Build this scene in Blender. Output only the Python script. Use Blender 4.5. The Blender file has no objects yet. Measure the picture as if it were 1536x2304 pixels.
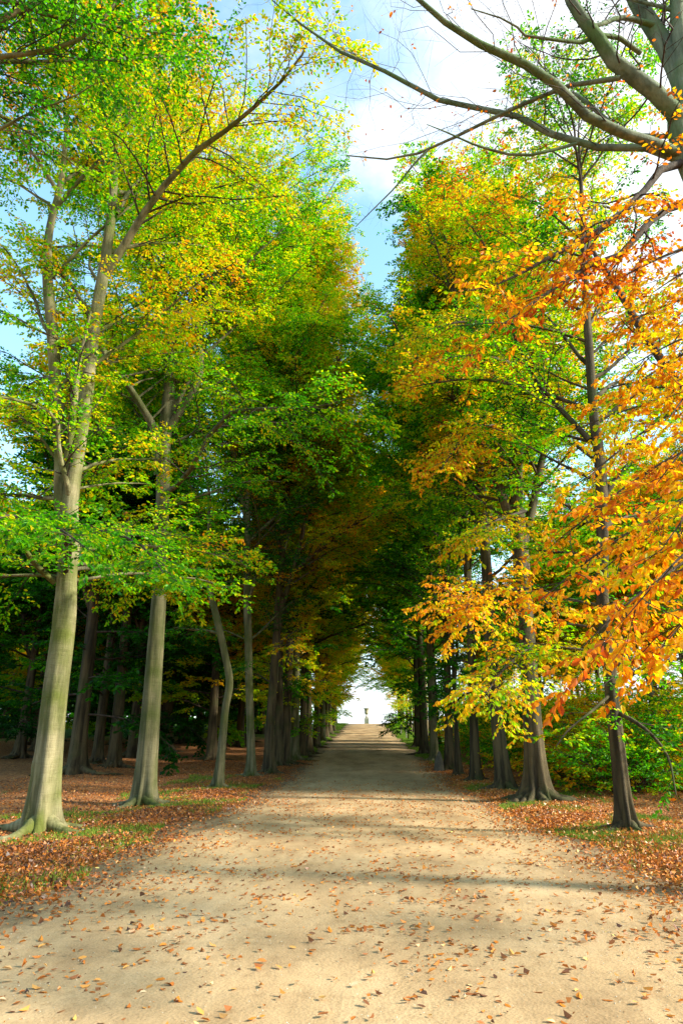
import bpy, math, random
import numpy as np
from mathutils import Vector
R_ = math.radians
sc = bpy.context.scene
col = sc.collection

# ------------------------------------------------------------------ camera
PITCH, YAW, FPX, EYE = R_(19.3), R_(2.0), 1536.0, 1.6
cam_d = bpy.data.cameras.new("camera")
cam = bpy.data.objects.new("camera", cam_d); col.objects.link(cam)
cam_d.sensor_fit = 'VERTICAL'; cam_d.sensor_height = 36; cam_d.lens = 24
cam_d.clip_start = 0.05; cam_d.clip_end = 9000
cam.location = (0, 0, EYE); cam.rotation_euler = (R_(90) + PITCH, 0, YAW)
sc.camera = cam

# ------------------------------------------------------------------ light
SUN_EL, SUN_AZ = R_(31), R_(101)      # azimuth clockwise from +Y
w = bpy.data.worlds.new("World"); sc.world = w; w.use_nodes = True
nt = w.node_tree; nt.nodes.clear()
N = nt.nodes.new; L = nt.links.new
out = N('ShaderNodeOutputWorld'); bg = N('ShaderNodeBackground'); bg.inputs['Strength'].default_value = 0.041
sky = N('ShaderNodeTexSky'); sky.sky_type = 'NISHITA'; sky.sun_disc = False
sky.sun_elevation = SUN_EL; sky.sun_rotation = SUN_AZ; sky.air_density = 1.0; sky.dust_density = 0.6; sky.ozone_density = 1.5
tc = N('ShaderNodeTexCoord'); mp = N('ShaderNodeMapping'); mp.inputs['Scale'].default_value = (1, 1, 1.6)
L(tc.outputs['Generated'], mp.inputs['Vector'])
no = N('ShaderNodeTexNoise'); no.inputs['Scale'].default_value = 2.3; no.inputs['Detail'].default_value = 7; no.inputs['Roughness'].default_value = 0.58
L(mp.outputs[0], no.inputs['Vector'])
dt = N('ShaderNodeVectorMath'); dt.operation = 'DOT_PRODUCT'
cd = Vector((0.42, 0.55, 0.75)).normalized(); dt.inputs[1].default_value = cd
L(tc.outputs['Generated'], dt.inputs[0])
mr = N('ShaderNodeMapRange'); mr.inputs['From Min'].default_value = 0.88; mr.inputs['From Max'].default_value = 1.0
mr.inputs['To Min'].default_value = -0.06; mr.inputs['To Max'].default_value = 0.30
L(dt.outputs['Value'], mr.inputs['Value'])
sp = N('ShaderNodeSeparateXYZ'); L(tc.outputs['Generated'], sp.inputs[0])
mh = N('ShaderNodeMapRange'); mh.inputs['From Min'].default_value = 0.0; mh.inputs['From Max'].default_value = 0.35
mh.inputs['To Min'].default_value = 0.35; mh.inputs['To Max'].default_value = 0.0
L(sp.outputs['Z'], mh.inputs['Value'])
a1 = N('ShaderNodeMath'); a1.operation = 'ADD'; L(no.outputs['Fac'], a1.inputs[0]); L(mr.outputs[0], a1.inputs[1])
a2 = N('ShaderNodeMath'); a2.operation = 'ADD'; L(a1.outputs[0], a2.inputs[0]); L(mh.outputs[0], a2.inputs[1])
cr = N('ShaderNodeMapRange'); cr.interpolation_type = 'SMOOTHSTEP'
cr.inputs['From Min'].default_value = 0.46; cr.inputs['From Max'].default_value = 0.72
L(a2.outputs[0], cr.inputs['Value'])
mx = N('ShaderNodeMix'); mx.data_type = 'RGBA'
sm = N('ShaderNodeMix'); sm.data_type = 'RGBA'; sm.blend_type = 'MULTIPLY'; sm.inputs[0].default_value = 1.0
L(sky.outputs[0], sm.inputs[6]); sm.inputs[7].default_value = (5.8, 6.9, 5.9, 1)
mx.inputs[7].default_value = (14.5, 15.2, 16.0, 1)
L(cr.outputs[0], mx.inputs[0]); L(sm.outputs[2], mx.inputs[6])
L(mx.outputs[2], bg.inputs['Color']); L(bg.outputs[0], out.inputs['Surface'])

sd = bpy.data.lights.new("sun", 'SUN'); sd.energy = 5.0; sd.angle = R_(6.0); sd.color = (1.0, 0.93, 0.80)
sun = bpy.data.objects.new("sun", sd); col.objects.link(sun)
sdir = Vector((math.sin(SUN_AZ) * math.cos(SUN_EL), math.cos(SUN_AZ) * math.cos(SUN_EL), math.sin(SUN_EL)))
sun.rotation_euler = sdir.to_track_quat('Z', 'Y').to_euler(); sun.location = (40, 10, 60)

sc.view_settings.view_transform = 'Standard'; sc.view_settings.look = 'None'
sc.view_settings.exposure = 1.18; sc.view_settings.gamma = 1
cy = sc.cycles
cy.max_bounces = 6; cy.diffuse_bounces = 4; cy.transmission_bounces = 4; cy.glossy_bounces = 1
cy.use_denoising = True; cy.sample_clamp_indirect = 4; cy.caustics_reflective = False; cy.caustics_refractive = False

# ------------------------------------------------------------------ terrain profile
_yy = np.linspace(-60, 4000, 8121)
_z = np.interp(_yy, [-60, 12, 24, 35, 50, 70, 87, 110, 135, 148, 156, 166, 185, 230, 320, 500, 4000],
                    [0, 0, 0.10, 0.42, 1.15, 2.25, 3.15, 4.65, 6.2, 6.95, 7.2, 7.1, 6.2, 1.5, -9, -16, -16])
_k = np.hanning(19); _k /= _k.sum()
_z = np.convolve(np.pad(_z, 9, mode='edge'), _k, mode='valid')
def z0(y): return np.interp(y, _yy, _z)
def sstep(a, b, x):
    t = np.clip((x - a) / (b - a), 0, 1); return t * t * (3 - 2 * t)
def hw(y, s):   # half width of the path, s = -1 left / +1 right
    y = np.asarray(y, float)
    base = np.where(s < 0, 4.25, 3.95) + 0.0 * y
    return base + 0.22 * np.sin(y * 0.55 + s) + 0.16 * np.sin(y * 1.37 + 2 * s) + 0.1 * np.sin(y * 3.1 + s)
def gz(x, y):
    x = np.asarray(x, float); y = np.asarray(y, float)
    e = np.abs(x) - np.where(x < 0, hw(y, -1), hw(y, 1))
    z = z0(y) - 0.05 + 0.10 * sstep(-0.5, 0.9, e)
    z = z + sstep(0.5, 3, e) * (0.05 * np.sin(x * 0.9 + y * 0.23) + 0.04 * np.sin(y * 0.7 - x * 0.4) + 0.018 * np.sin(x * 3.1 + y * 2.3))
    drop = sstep(7.2, 26, x) * sstep(45, 110, y) * 4.2 + sstep(9, 40, x) * 1.0
    return z - drop - sstep(30, 300, -x) * sstep(0, 160, y) * 2.0
def pz(y): return z0(y)

# ------------------------------------------------------------------ helpers
CP, SP_, CA, SA = math.cos(PITCH), math.sin(PITCH), math.cos(YAW), math.sin(YAW)
FW = np.array([-SA * CP, CA * CP, SP_]); UP = np.array([SA * SP_, -CA * SP_, CP]); RT = np.array([CA, SA, 0])
def at(px, py, D):
    """point of the world plane y = D seen at photo pixel (px,py) - used while surveying the photograph"""
    d = FW * FPX + RT * (px - 768) + UP * (1152 - py)
    p = d * (D / d[1]); p[2] += EYE
    return p
def base_at(px, py):
    d = FW * FPX + RT * (px - 768) + UP * (1152 - py)
    ts = np.linspace(2, 190, 4000); t = ts / d[1]
    x, y, z = d[0] * t, ts, d[2] * t + EYE
    g = gz(x, y); k = np.argmax(z < g)
    return np.array([x[k], y[k], g[k]])

def mesh(name, V, quads=None, tris=None, tone=None, mat=None, parent=None, smooth=True):
    me = bpy.data.meshes.new(name)
    V = np.asarray(V, np.float32)
    fs = []
    nq = 0 if quads is None else len(quads); ntr = 0 if tris is None else len(tris)
    li = np.concatenate([np.asarray(a, np.int32).ravel() for a in (quads, tris) if a is not None and len(a)])
    st = np.concatenate([np.arange(nq) * 4, nq * 4 + np.arange(ntr) * 3]).astype(np.int32)
    me.vertices.add(len(V)); me.vertices.foreach_set('co', V.ravel())
    me.loops.add(len(li)); me.loops.foreach_set('vertex_index', li)
    me.polygons.add(nq + ntr); me.polygons.foreach_set('loop_start', st)
    me.polygons.foreach_set('use_smooth', np.full(nq + ntr, smooth))
    me.update(calc_edges=True)
    if tone is not None:
        a = me.attributes.new('tone', 'FLOAT', 'POINT'); a.data.foreach_set('value', np.asarray(tone, np.float32))
    if mat: me.materials.append(mat)
    o = bpy.data.objects.new(name, me); col.objects.link(o)
    if parent: o.parent = parent
    return o
def props(o, label=None, cat=None, group=None, kind=None):
    if label: o['label'] = label
    if cat: o['category'] = cat
    if group: o['group'] = group
    if kind: o['kind'] = kind
    return o
def empty(name, loc, label, cat, group=None, rz=0, s=1):
    o = bpy.data.objects.new(name, None); col.objects.link(o)
    o.location = loc; o.rotation_euler = (0, 0, rz); o.scale = (s, s, s); o.empty_display_size = .3
    return props(o, label, cat, group)
def nrm(v): return v / np.maximum(np.linalg.norm(v, axis=-1, keepdims=True), 1e-9)

def spline(P, K):
    """Catmull-Rom resample of rows of P (any columns) to K rows"""
    P = np.asarray(P, float); n = len(P)
    Q = np.vstack([2 * P[0] - P[1], P, 2 * P[-1] - P[-2]])
    u = np.linspace(0, n - 1 - 1e-6, K); i = u.astype(int); t = (u - i)[:, None]
    a, b, c, d = Q[i], Q[i + 1], Q[i + 2], Q[i + 3]
    return 0.5 * (2 * b + (c - a) * t + (2 * a - 5 * b + 4 * c - d) * t ** 2 + (3 * b - a - 3 * c + d) * t ** 3)

def tubes(P, R, S, mod=None):
    """P (B,K,3), R (B,K) -> verts, quads"""
    B, K, _ = P.shape
    T = nrm(np.gradient(P, axis=1))
    m = np.abs(nrm(P[:, -1] - P[:, 0]))
    ref = np.zeros((B, 3)); ref[np.arange(B), np.argmin(m, axis=1)] = 1
    A = nrm(np.cross(T, ref[:, None, :])); Bn = np.cross(T, A)
    th = np.arange(S) * 2 * np.pi / S
    rr = R[:, :, None] * (np.ones(S) if mod is None else mod)
    V = P[:, :, None, :] + A[:, :, None, :] * (np.cos(th)[:, None] * rr[..., None]) + Bn[:, :, None, :] * (np.sin(th)[:, None] * rr[..., None])
    idx = np.arange(B * K * S).reshape(B, K, S)
    nx = np.roll(idx, -1, axis=2)
    q = np.stack([idx[:, :-1], nx[:, :-1], nx[:, 1:], idx[:, 1:]], -1).reshape(-1, 4)
    return V.reshape(-1, 3), q
def merge(parts):
    Vs, Qs, o = [], [], 0
    for V, q in parts:
        Vs.append(V); Qs.append(q + o); o += len(V)
    return np.vstack(Vs), np.vstack(Qs)

def sample(P, idx, t):
    K = P.shape[1]; u = np.clip(t, 0, 0.9999) * (K - 1); i = u.astype(int); f = (u - i)
    if P.ndim == 3: f = f[:, None]
    return P[idx, i] * (1 - f) + P[idx, i + 1] * f
def walk(p, d, Ln, K, droop, noise, rng, up=None):
    B = len(p); out = np.empty((B, K, 3)); out[:, 0] = p; step = (Ln / (K - 1))[:, None]
    for k in range(1, K):
        d = d + rng.normal(0, noise, (B, 3)); d[:, 2] += droop * (k / K)
        d = nrm(d); p = p + d * step; out[:, k] = p
    return out
def grow(P, R, tone, n, t0, t1, lenf, ang, roll, K, droop, noise, rs, rmin, rng, tsd=0.08):
    B = len(P)
    n = np.broadcast_to(np.asarray(n, int), (B,)); idx = np.repeat(np.arange(B), n)
    j = np.concatenate([np.arange(k) for k in n]) if len(n) else np.zeros(0)
    t = t0 + (t1 - t0) * (j + rng.random(len(idx))) / n[idx]
    pos = sample(P, idx, t); T = nrm(sample(np.gradient(P, axis=1), idx, t)); rad = sample(R, idx, t)
    side = np.cross(T, [0, 0, 1.0]); bad = np.linalg.norm(side, axis=1) < .25
    side[bad] += rng.normal(0, 1, (bad.sum(), 3)); side = nrm(side) * np.where(j % 2, 1, -1)[:, None]
    ph = rng.normal(0, roll, len(idx))[:, None]
    side = side * np.cos(ph) + np.cross(T, side) * np.sin(ph)
    an = (ang + rng.normal(0, .28, len(idx)))[:, None]
    d = nrm(T * np.cos(an) + side * np.sin(an))
    plen = np.linalg.norm(np.diff(P, axis=1), axis=2).sum(1)
    Ln = lenf(t, plen[idx]) * rng.uniform(.7, 1.25, len(idx))
    C = walk(pos, d, Ln, K, droop, noise, rng)
    r = np.maximum(rad * rs, rmin); r = np.minimum(r, rad * .8 + 1e-4)
    CR = r[:, None] * np.linspace(1, .35, K)[None]
    return C, CR, tone[idx] + rng.normal(0, tsd, len(idx))

def leaves(P, tone, n, size, rng, hexa=True, up=0.5, tsd=0.1, droop=0.25, hang=0.0):
    B = len(P); idx = np.repeat(np.arange(B), n); j = np.tile(np.arange(n), B)
    t = (j + rng.random(len(idx))) / n * .98 + .02
    p = sample(P, idx, t); T = nrm(sample(np.gradient(P, axis=1), idx, t))
    side = nrm(np.cross(T, [0, 0, 1.0]) + 1e-4) * np.where(j % 2, 1, -1)[:, None]
    M = len(idx)
    a = T * .7 + side * .75 + rng.normal(0, .28, (M, 3)); a[:, 2] -= droop + hang
    a = nrm(a)
    nv = rng.normal(0, up, (M, 3)); nv[:, 2] += 1
    if hang: nv += side * hang * 1.2
    nv = nrm(nv - a * (nv * a).sum(1, keepdims=True)); wv = np.cross(nv, a)
    s = (size * rng.uniform(.65, 1.25, M))[:, None]
    p = p + a * s * .12
    tn = np.clip(tone[idx] + rng.normal(0, tsd, M), 0, 1)
    return leafgeo(p, a, nv, wv, s, tn, rng, hexa)
def leafgeo(p, a, nv, wv, s, tn, rng, hexa, curl=.10):
    M = len(p); f = rng.normal(curl * .6, curl, (M, 1)) * s; tipz = rng.normal(-.04, .09, (M, 1)) * s
    if hexa:
        V = np.stack([p, p + a * s * .30 + wv * s * .27 + nv * f, p + a * s * .70 + wv * s * .24 + nv * f,
                      p + a * s + nv * tipz, p + a * s * .70 - wv * s * .24 + nv * f, p + a * s * .30 - wv * s * .27 + nv * f], 1)
        b = (np.arange(M) * 6)[:, None]
        q = np.vstack([b + [0, 1, 2, 3], b + [0, 3, 4, 5]]); k = 6
    else:
        V = np.stack([p, p + a * s * .5 + wv * s * .33 + nv * f, p + a * s + nv * tipz, p + a * s * .5 - wv * s * .33 + nv * f], 1)
        q = (np.arange(M) * 4)[:, None] + np.arange(4); k = 4
    tv = np.repeat(tn, k).reshape(M, k) + rng.normal(0, .03, (M, k)); tv[:, k // 2] += rng.uniform(-.02, .12, M)
    return V.reshape(-1, 3), q, np.clip(tv, 0, 1).ravel()

# ------------------------------------------------------------------ materials
def newmat(name):
    m = bpy.data.materials.new(name); m.use_nodes = True; t = m.node_tree; t.nodes.clear()
    return m, t
def nn(t, ty, **kw):
    n = t.nodes.new(ty)
    for k, v in kw.items(): setattr(n, k, v)
    return n
def ramp(t, stops):
    r = nn(t, 'ShaderNodeValToRGB'); e = r.color_ramp.elements
    while len(e) < len(stops): e.new(0.5)
    for x, (p, c) in zip(e, stops): x.position = p; x.color = (*c, 1)
    return r
LEAF_STOPS = [(0, (.008, .055, .004)), (.20, (.020, .150, .002)), (.38, (.095, .37, .001)), (.52, (.34, .50, .001)),
              (.66, (.78, .46, .004)), (.80, (.80, .25, .003)), (1, (.38, .062, .006))]
_lm = {}
def leafmat(off=0.0, scale=1.0, trans=.55):
    key = (round(off, 2), round(scale, 2), trans)
    if key in _lm: return _lm[key]
    m, t = newmat('leaf_surface')
    at_ = nn(t, 'ShaderNodeAttribute', attribute_name='tone')
    ma = nn(t, 'ShaderNodeMath', operation='MULTIPLY_ADD'); ma.inputs[1].default_value = scale; ma.inputs[2].default_value = off
    t.links.new(at_.outputs['Fac'], ma.inputs[0])
    r = ramp(t, LEAF_STOPS); t.links.new(ma.outputs[0], r.inputs[0])
    di = nn(t, 'ShaderNodeBsdfDiffuse'); tr = nn(t, 'ShaderNodeBsdfTranslucent'); gl = nn(t, 'ShaderNodeBsdfGlossy')
    gl.inputs['Roughness'].default_value = .42; gl.inputs['Color'].default_value = (.8, .8, .8, 1)
    g = ramp(t, [(p_, tuple(min(.92, v * (1.5 if i_ == 1 else 1.6 if i_ == 0 else 1.2)) for i_, v in enumerate(c_))) for p_, c_ in LEAF_STOPS])
    t.links.new(r.outputs[0], di.inputs[0]); t.links.new(ma.outputs[0], g.inputs[0]); t.links.new(g.outputs[0], tr.inputs[0])
    m1 = nn(t, 'ShaderNodeMixShader'); m1.inputs[0].default_value = trans
    m2 = nn(t, 'ShaderNodeMixShader'); m2.inputs[0].default_value = .014
    t.links.new(di.outputs[0], m1.inputs[1]); t.links.new(tr.outputs[0], m1.inputs[2])
    t.links.new(m1.outputs[0], m2.inputs[1]); t.links.new(gl.outputs[0], m2.inputs[2])
    o = nn(t, 'ShaderNodeOutputMaterial'); t.links.new(m2.outputs[0], o.inputs[0])
    _lm[key] = m; return m
def bark(name, pale, dark, moss, mossamt=.5):
    m, t = newmat(name); Lk = t.links.new
    tc = nn(t, 'ShaderNodeTexCoord')
    mp1 = nn(t, 'ShaderNodeMapping'); mp1.inputs['Scale'].default_value = (3.4, 3.4, .35); Lk(tc.outputs['Object'], mp1.inputs[0])
    n1 = nn(t, 'ShaderNodeTexNoise'); n1.inputs['Scale'].default_value = 1.6; n1.inputs['Detail'].default_value = 6; Lk(mp1.outputs[0], n1.inputs[0])
    mp2 = nn(t, 'ShaderNodeMapping'); mp2.inputs['Scale'].default_value = (.8, .8, 5.5); Lk(tc.outputs['Object'], mp2.inputs[0])
    n2 = nn(t, 'ShaderNodeTexNoise'); n2.inputs['Scale'].default_value = 2.2; n2.inputs['Detail'].default_value = 5; n2.inputs['Roughness'].default_value = .7; Lk(mp2.outputs[0], n2.inputs[0])
    mp3 = nn(t, 'ShaderNodeMapping'); mp3.inputs['Scale'].default_value = (9, 9, 1.1); Lk(tc.outputs['Object'], mp3.inputs[0])
    n3 = nn(t, 'ShaderNodeTexNoise'); n3.inputs['Scale'].default_value = 2.5; n3.inputs['Detail'].default_value = 8; n3.inputs['Roughness'].default_value = .7; Lk(mp3.outputs[0], n3.inputs[0])
    r1 = ramp(t, [(.38, dark), (.58, pale)]); Lk(n1.outputs[0], r1.inputs[0])
    n4 = nn(t, 'ShaderNodeTexNoise'); n4.inputs['Scale'].default_value = .9; n4.inputs['Detail'].default_value = 6; Lk(tc.outputs['Object'], n4.inputs[0])
    mm = nn(t, 'ShaderNodeMapRange'); mm.inputs[1].default_value = .62 - mossamt * .3; mm.inputs[2].default_value = .75 - mossamt * .2; Lk(n4.outputs[0], mm.inputs[0])
    x1 = nn(t, 'ShaderNodeMix', data_type='RGBA'); Lk(mm.outputs[0], x1.inputs[0]); Lk(r1.outputs[0], x1.inputs[6]); x1.inputs[7].default_value = (*moss, 1)
    r2 = ramp(t, [(.27, (.35, .34, .28)), (.34, (1, 1, 1)), (.64, (1, 1, 1)), (.74, (.62, .62, .56))]); Lk(n2.outputs[0], r2.inputs[0])
    x2 = nn(t, 'ShaderNodeMix', data_type='RGBA', blend_type='MULTIPLY'); x2.inputs[0].default_value = .8; Lk(x1.outputs[2], x2.inputs[6]); Lk(r2.outputs[0], x2.inputs[7])
    r3 = ramp(t, [(.3, (.62, .6, .56)), (.55, (1, 1, 1))]); Lk(n3.outputs[0], r3.inputs[0])
    x3 = nn(t, 'ShaderNodeMix', data_type='RGBA', blend_type='MULTIPLY'); x3.inputs[0].default_value = .8; Lk(x2.outputs[2], x3.inputs[6]); Lk(r3.outputs[0], x3.inputs[7])
    ad = nn(t, 'ShaderNodeMath', operation='ADD'); Lk(n3.outputs[0], ad.inputs[0]); Lk(n2.outputs[0], ad.inputs[1])
    bu = nn(t, 'ShaderNodeBump'); bu.inputs['Strength'].default_value = .7; bu.inputs['Distance'].default_value = .03; Lk(ad.outputs[0], bu.inputs['Height'])
    p = nn(t, 'ShaderNodeBsdfPrincipled'); p.inputs['Roughness'].default_value = .85; p.inputs['Specular IOR Level'].default_value = .25
    Lk(x3.outputs[2], p.inputs['Base Color']); Lk(bu.outputs[0], p.inputs['Normal'])
    o = nn(t, 'ShaderNodeOutputMaterial'); Lk(p.outputs[0], o.inputs[0])
    return m
BARK_L = bark('pale_beech_bark', (.27, .235, .125), (.095, .09, .038), (.095, .11, .018), .65)
BARK_G = bark('green_beech_bark', (.175, .155, .08), (.06, .06, .026), (.06, .074, .014), .6)
BARK_D = bark('dark_beech_bark', (.10, .074, .034), (.030, .022, .011), (.045, .052, .012), .35)
TWIG = bark('twig_bark', (.075, .052, .032), (.03, .022, .015), (.04, .042, .016), .2)

def ground_mat():
    m, t = newmat('ground_surface'); Lk = t.links.new
    ge = nn(t, 'ShaderNodeNewGeometry'); sp = nn(t, 'ShaderNodeSeparateXYZ'); Lk(ge.outputs['Position'], sp.inputs[0])
    vo = nn(t, 'ShaderNodeTexVoronoi'); vo.inputs['Scale'].default_value = 15; Lk(ge.outputs['Position'], vo.inputs['Vector'])
    sx = nn(t, 'ShaderNodeSeparateColor'); Lk(vo.outputs['Color'], sx.inputs[0])
    rl = ramp(t, [(0, (.10, .035, .014)), (.3, (.20, .07, .022)), (.55, (.34, .13, .035)), (.8, (.50, .22, .06)), (1, (.36, .20, .11))]); Lk(sx.outputs[0], rl.inputs[0])
    ns = nn(t, 'ShaderNodeTexNoise'); ns.inputs['Scale'].default_value = .33; ns.inputs['Detail'].default_value = 8; ns.inputs['Roughness'].default_value = .65; Lk(ge.outputs['Position'], ns.inputs['Vector'])
    ns2 = nn(t, 'ShaderNodeTexNoise'); ns2.inputs['Scale'].default_value = 2.1; ns2.inputs['Detail'].default_value = 9; ns2.inputs['Roughness'].default_value = .7; Lk(ge.outputs['Position'], ns2.inputs['Vector'])
    gr = ramp(t, [(.3, (.05, .10, .012)), (.6, (.13, .22, .025)), (.8, (.26, .26, .05))]); Lk(ns2.outputs[0], gr.inputs[0])
    # far ground turns to lawn
    dist = nn(t, 'ShaderNodeMapRange'); dist.inputs[1].default_value = 42; dist.inputs[2].default_value = 80; dist.inputs[3].default_value = -.16; dist.inputs[4].default_value = .42; ab = nn(t, 'ShaderNodeMath', operation='ABSOLUTE'); Lk(sp.outputs['X'], ab.inputs[0])
    sh = nn(t, 'ShaderNodeMapRange'); sh.inputs[1].default_value = 6.5; sh.inputs[2].default_value = 9.5; sh.inputs[3].default_value = 0; sh.inputs[4].default_value = -26; Lk(ab.outputs[0], sh.inputs[0])
    ys_ = nn(t, 'ShaderNodeMath', operation='ADD'); Lk(sp.outputs['Y'], ys_.inputs[0]); Lk(sh.outputs[0], ys_.inputs[1]); Lk(ys_.outputs[0], dist.inputs[0])
    nearp = nn(t, 'ShaderNodeMapRange'); nearp.inputs[1].default_value = 5.0; nearp.inputs[2].default_value = 7.5; nearp.inputs[3].default_value = .09; nearp.inputs[4].default_value = -.03; Lk(ab.outputs[0], nearp.inputs[0])
    s1 = nn(t, 'ShaderNodeMath', operation='ADD'); Lk(dist.outputs[0], s1.inputs[0]); Lk(nearp.outputs[0], s1.inputs[1])
    s2 = nn(t, 'ShaderNodeMath', operation='ADD'); Lk(s1.outputs[0], s2.inputs[0]); Lk(ns.outputs[0], s2.inputs[1])
    mk = nn(t, 'ShaderNodeMapRange'); mk.inputs[1].default_value = .44; mk.inputs[2].default_value = .60; Lk(s2.outputs[0], mk.inputs[0])
    x = nn(t, 'ShaderNodeMix', data_type='RGBA'); Lk(mk.outputs[0], x.inputs[0]); Lk(rl.outputs[0], x.inputs[6]); Lk(gr.outputs[0], x.inputs[7])
    so = nn(t, 'ShaderNodeMapRange'); so.inputs[1].default_value = .50; so.inputs[2].default_value = .64; Lk(ns2.outputs[0], so.inputs[0])
    sf = nn(t, 'ShaderNodeMath', operation='MULTIPLY'); Lk(so.outputs[0], sf.inputs[0])
    nd = nn(t, 'ShaderNodeMapRange'); nd.inputs[1].default_value = 20; nd.inputs[2].default_value = 60; nd.inputs[3].default_value = .85; nd.inputs[4].default_value = .2; Lk(sp.outputs['Y'], nd.inputs[0]); Lk(nd.outputs[0], sf.inputs[1])
    x2 = nn(t, 'ShaderNodeMix', data_type='RGBA'); Lk(sf.outputs[0], x2.inputs[0]); Lk(x.outputs[2], x2.inputs[6]); x2.inputs[7].default_value = (.085, .055, .028, 1)
    bu = nn(t, 'ShaderNodeBump'); bu.inputs['Strength'].default_value = .8; bu.inputs['Distance'].default_value = .03; Lk(vo.outputs['Distance'], bu.inputs['Height'])
    p = nn(t, 'ShaderNodeBsdfPrincipled'); p.inputs['Roughness'].default_value = .9; p.inputs['Specular IOR Level'].default_value = .2
    Lk(x2.outputs[2], p.inputs['Base Color']); Lk(bu.outputs[0], p.inputs['Normal'])
    o = nn(t, 'ShaderNodeOutputMaterial'); Lk(p.outputs[0], o.inputs[0]); return m
def path_mat():
    m, t = newmat('path_surface'); Lk = t.links.new
    ge = nn(t, 'ShaderNodeNewGeometry'); sp = nn(t, 'ShaderNodeSeparateXYZ'); Lk(ge.outputs['Position'], sp.inputs[0])
    def noise(s, d=8, r=.6, scale=(1, 1, 1)):
        mp = nn(t, 'ShaderNodeMapping'); mp.inputs['Scale'].default_value = scale; Lk(ge.outputs['Position'], mp.inputs[0])
        n = nn(t, 'ShaderNodeTexNoise'); n.inputs['Scale'].default_value = s; n.inputs['Detail'].default_value = d; n.inputs['Roughness'].default_value = r
        Lk(mp.outputs[0], n.inputs['Vector']); return n
    n1 = noise(.55, 9, .62, (1.4, .6, 1)); n2 = noise(7, 8, .7); n3 = noise(60, 4, .7); n4 = noise(1.2, 10, .7, (1.6, .35, 1))
    r1 = ramp(t, [(.34, (.28, .180, .088)), (.5, (.41, .275, .140)), (.66, (.49, .343, .188))]); Lk(n1.outputs[0], r1.inputs[0])
    r2 = ramp(t, [(.30, (.72, .70, .66)), (.5, (1, 1, 1)), (.75, (1.0, .99, .96))]); Lk(n2.outputs[0], r2.inputs[0])
    x1 = nn(t, 'ShaderNodeMix', data_type='RGBA', blend_type='MULTIPLY'); x1.inputs[0].default_value = .75; Lk(r1.outputs[0], x1.inputs[6]); Lk(r2.outputs[0], x1.inputs[7])
    r3 = ramp(t, [(.30, (.45, .41, .36)), (.45, (1, 1, 1)), (.68, (1, 1, 1)), (.78, (1.25, 1.25, 1.2))]); Lk(n3.outputs[0], r3.inputs[0])
    x2 = nn(t, 'ShaderNodeMix', data_type='RGBA', blend_type='MULTIPLY'); x2.inputs[0].default_value = .8; Lk(x1.outputs[2], x2.inputs[6]); Lk(r3.outputs[0], x2.inputs[7])
    rt = ramp(t, [(.36, (.80, .78, .74)), (.50, (1, 1, 1)), (.66, (1.06, 1.05, 1.03))]); Lk(n4.outputs[0], rt.inputs[0])
    xr = nn(t, 'ShaderNodeMix', data_type='RGBA', blend_type='MULTIPLY'); xr.inputs[0].default_value = .9; Lk(x2.outputs[2], xr.inputs[6]); Lk(rt.outputs[0], xr.inputs[7]); x2 = xr
    # dark humus rim
    ab = nn(t, 'ShaderNodeMath', operation='ABSOLUTE'); Lk(sp.outputs['X'], ab.inputs[0])
    ml = nn(t, 'ShaderNodeMath', operation='MULTIPLY_ADD'); ml.inputs[1].default_value = 3.9; Lk(n4.outputs[0], ml.inputs[0]); Lk(ab.outputs[0], ml.inputs[2])
    ed = nn(t, 'ShaderNodeMapRange'); ed.interpolation_type = 'SMOOTHSTEP'; ed.inputs[1].default_value = 4.8; ed.inputs[2].default_value = 6.1; Lk(ml.outputs[0], ed.inputs[0])
    x3 = nn(t, 'ShaderNodeMix', data_type='RGBA'); Lk(ed.outputs[0], x3.inputs[0]); Lk(x2.outputs[2], x3.inputs[6]); x3.inputs[7].default_value = (.125, .088, .045, 1)
    vo = nn(t, 'ShaderNodeTexVoronoi'); vo.inputs['Scale'].default_value = 38; Lk(ge.outputs['Position'], vo.inputs['Vector'])
    ad = nn(t, 'ShaderNodeMath', operation='MULTIPLY_ADD'); ad.inputs[1].default_value = .35; Lk(vo.outputs['Distance'], ad.inputs[0]); Lk(n2.outputs[0], ad.inputs[2])
    bu = nn(t, 'ShaderNodeBump'); bu.inputs['Strength'].default_value = .6; bu.inputs['Distance'].default_value = .015; Lk(ad.outputs[0], bu.inputs['Height'])
    p = nn(t, 'ShaderNodeBsdfPrincipled'); p.inputs['Roughness'].default_value = .92; p.inputs['Specular IOR Level'].default_value = .2
    Lk(x3.outputs[2], p.inputs['Base Color']); Lk(bu.outputs[0], p.inputs['Normal'])
    o = nn(t, 'ShaderNodeOutputMaterial'); Lk(p.outputs[0], o.inputs[0]); return m
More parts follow.
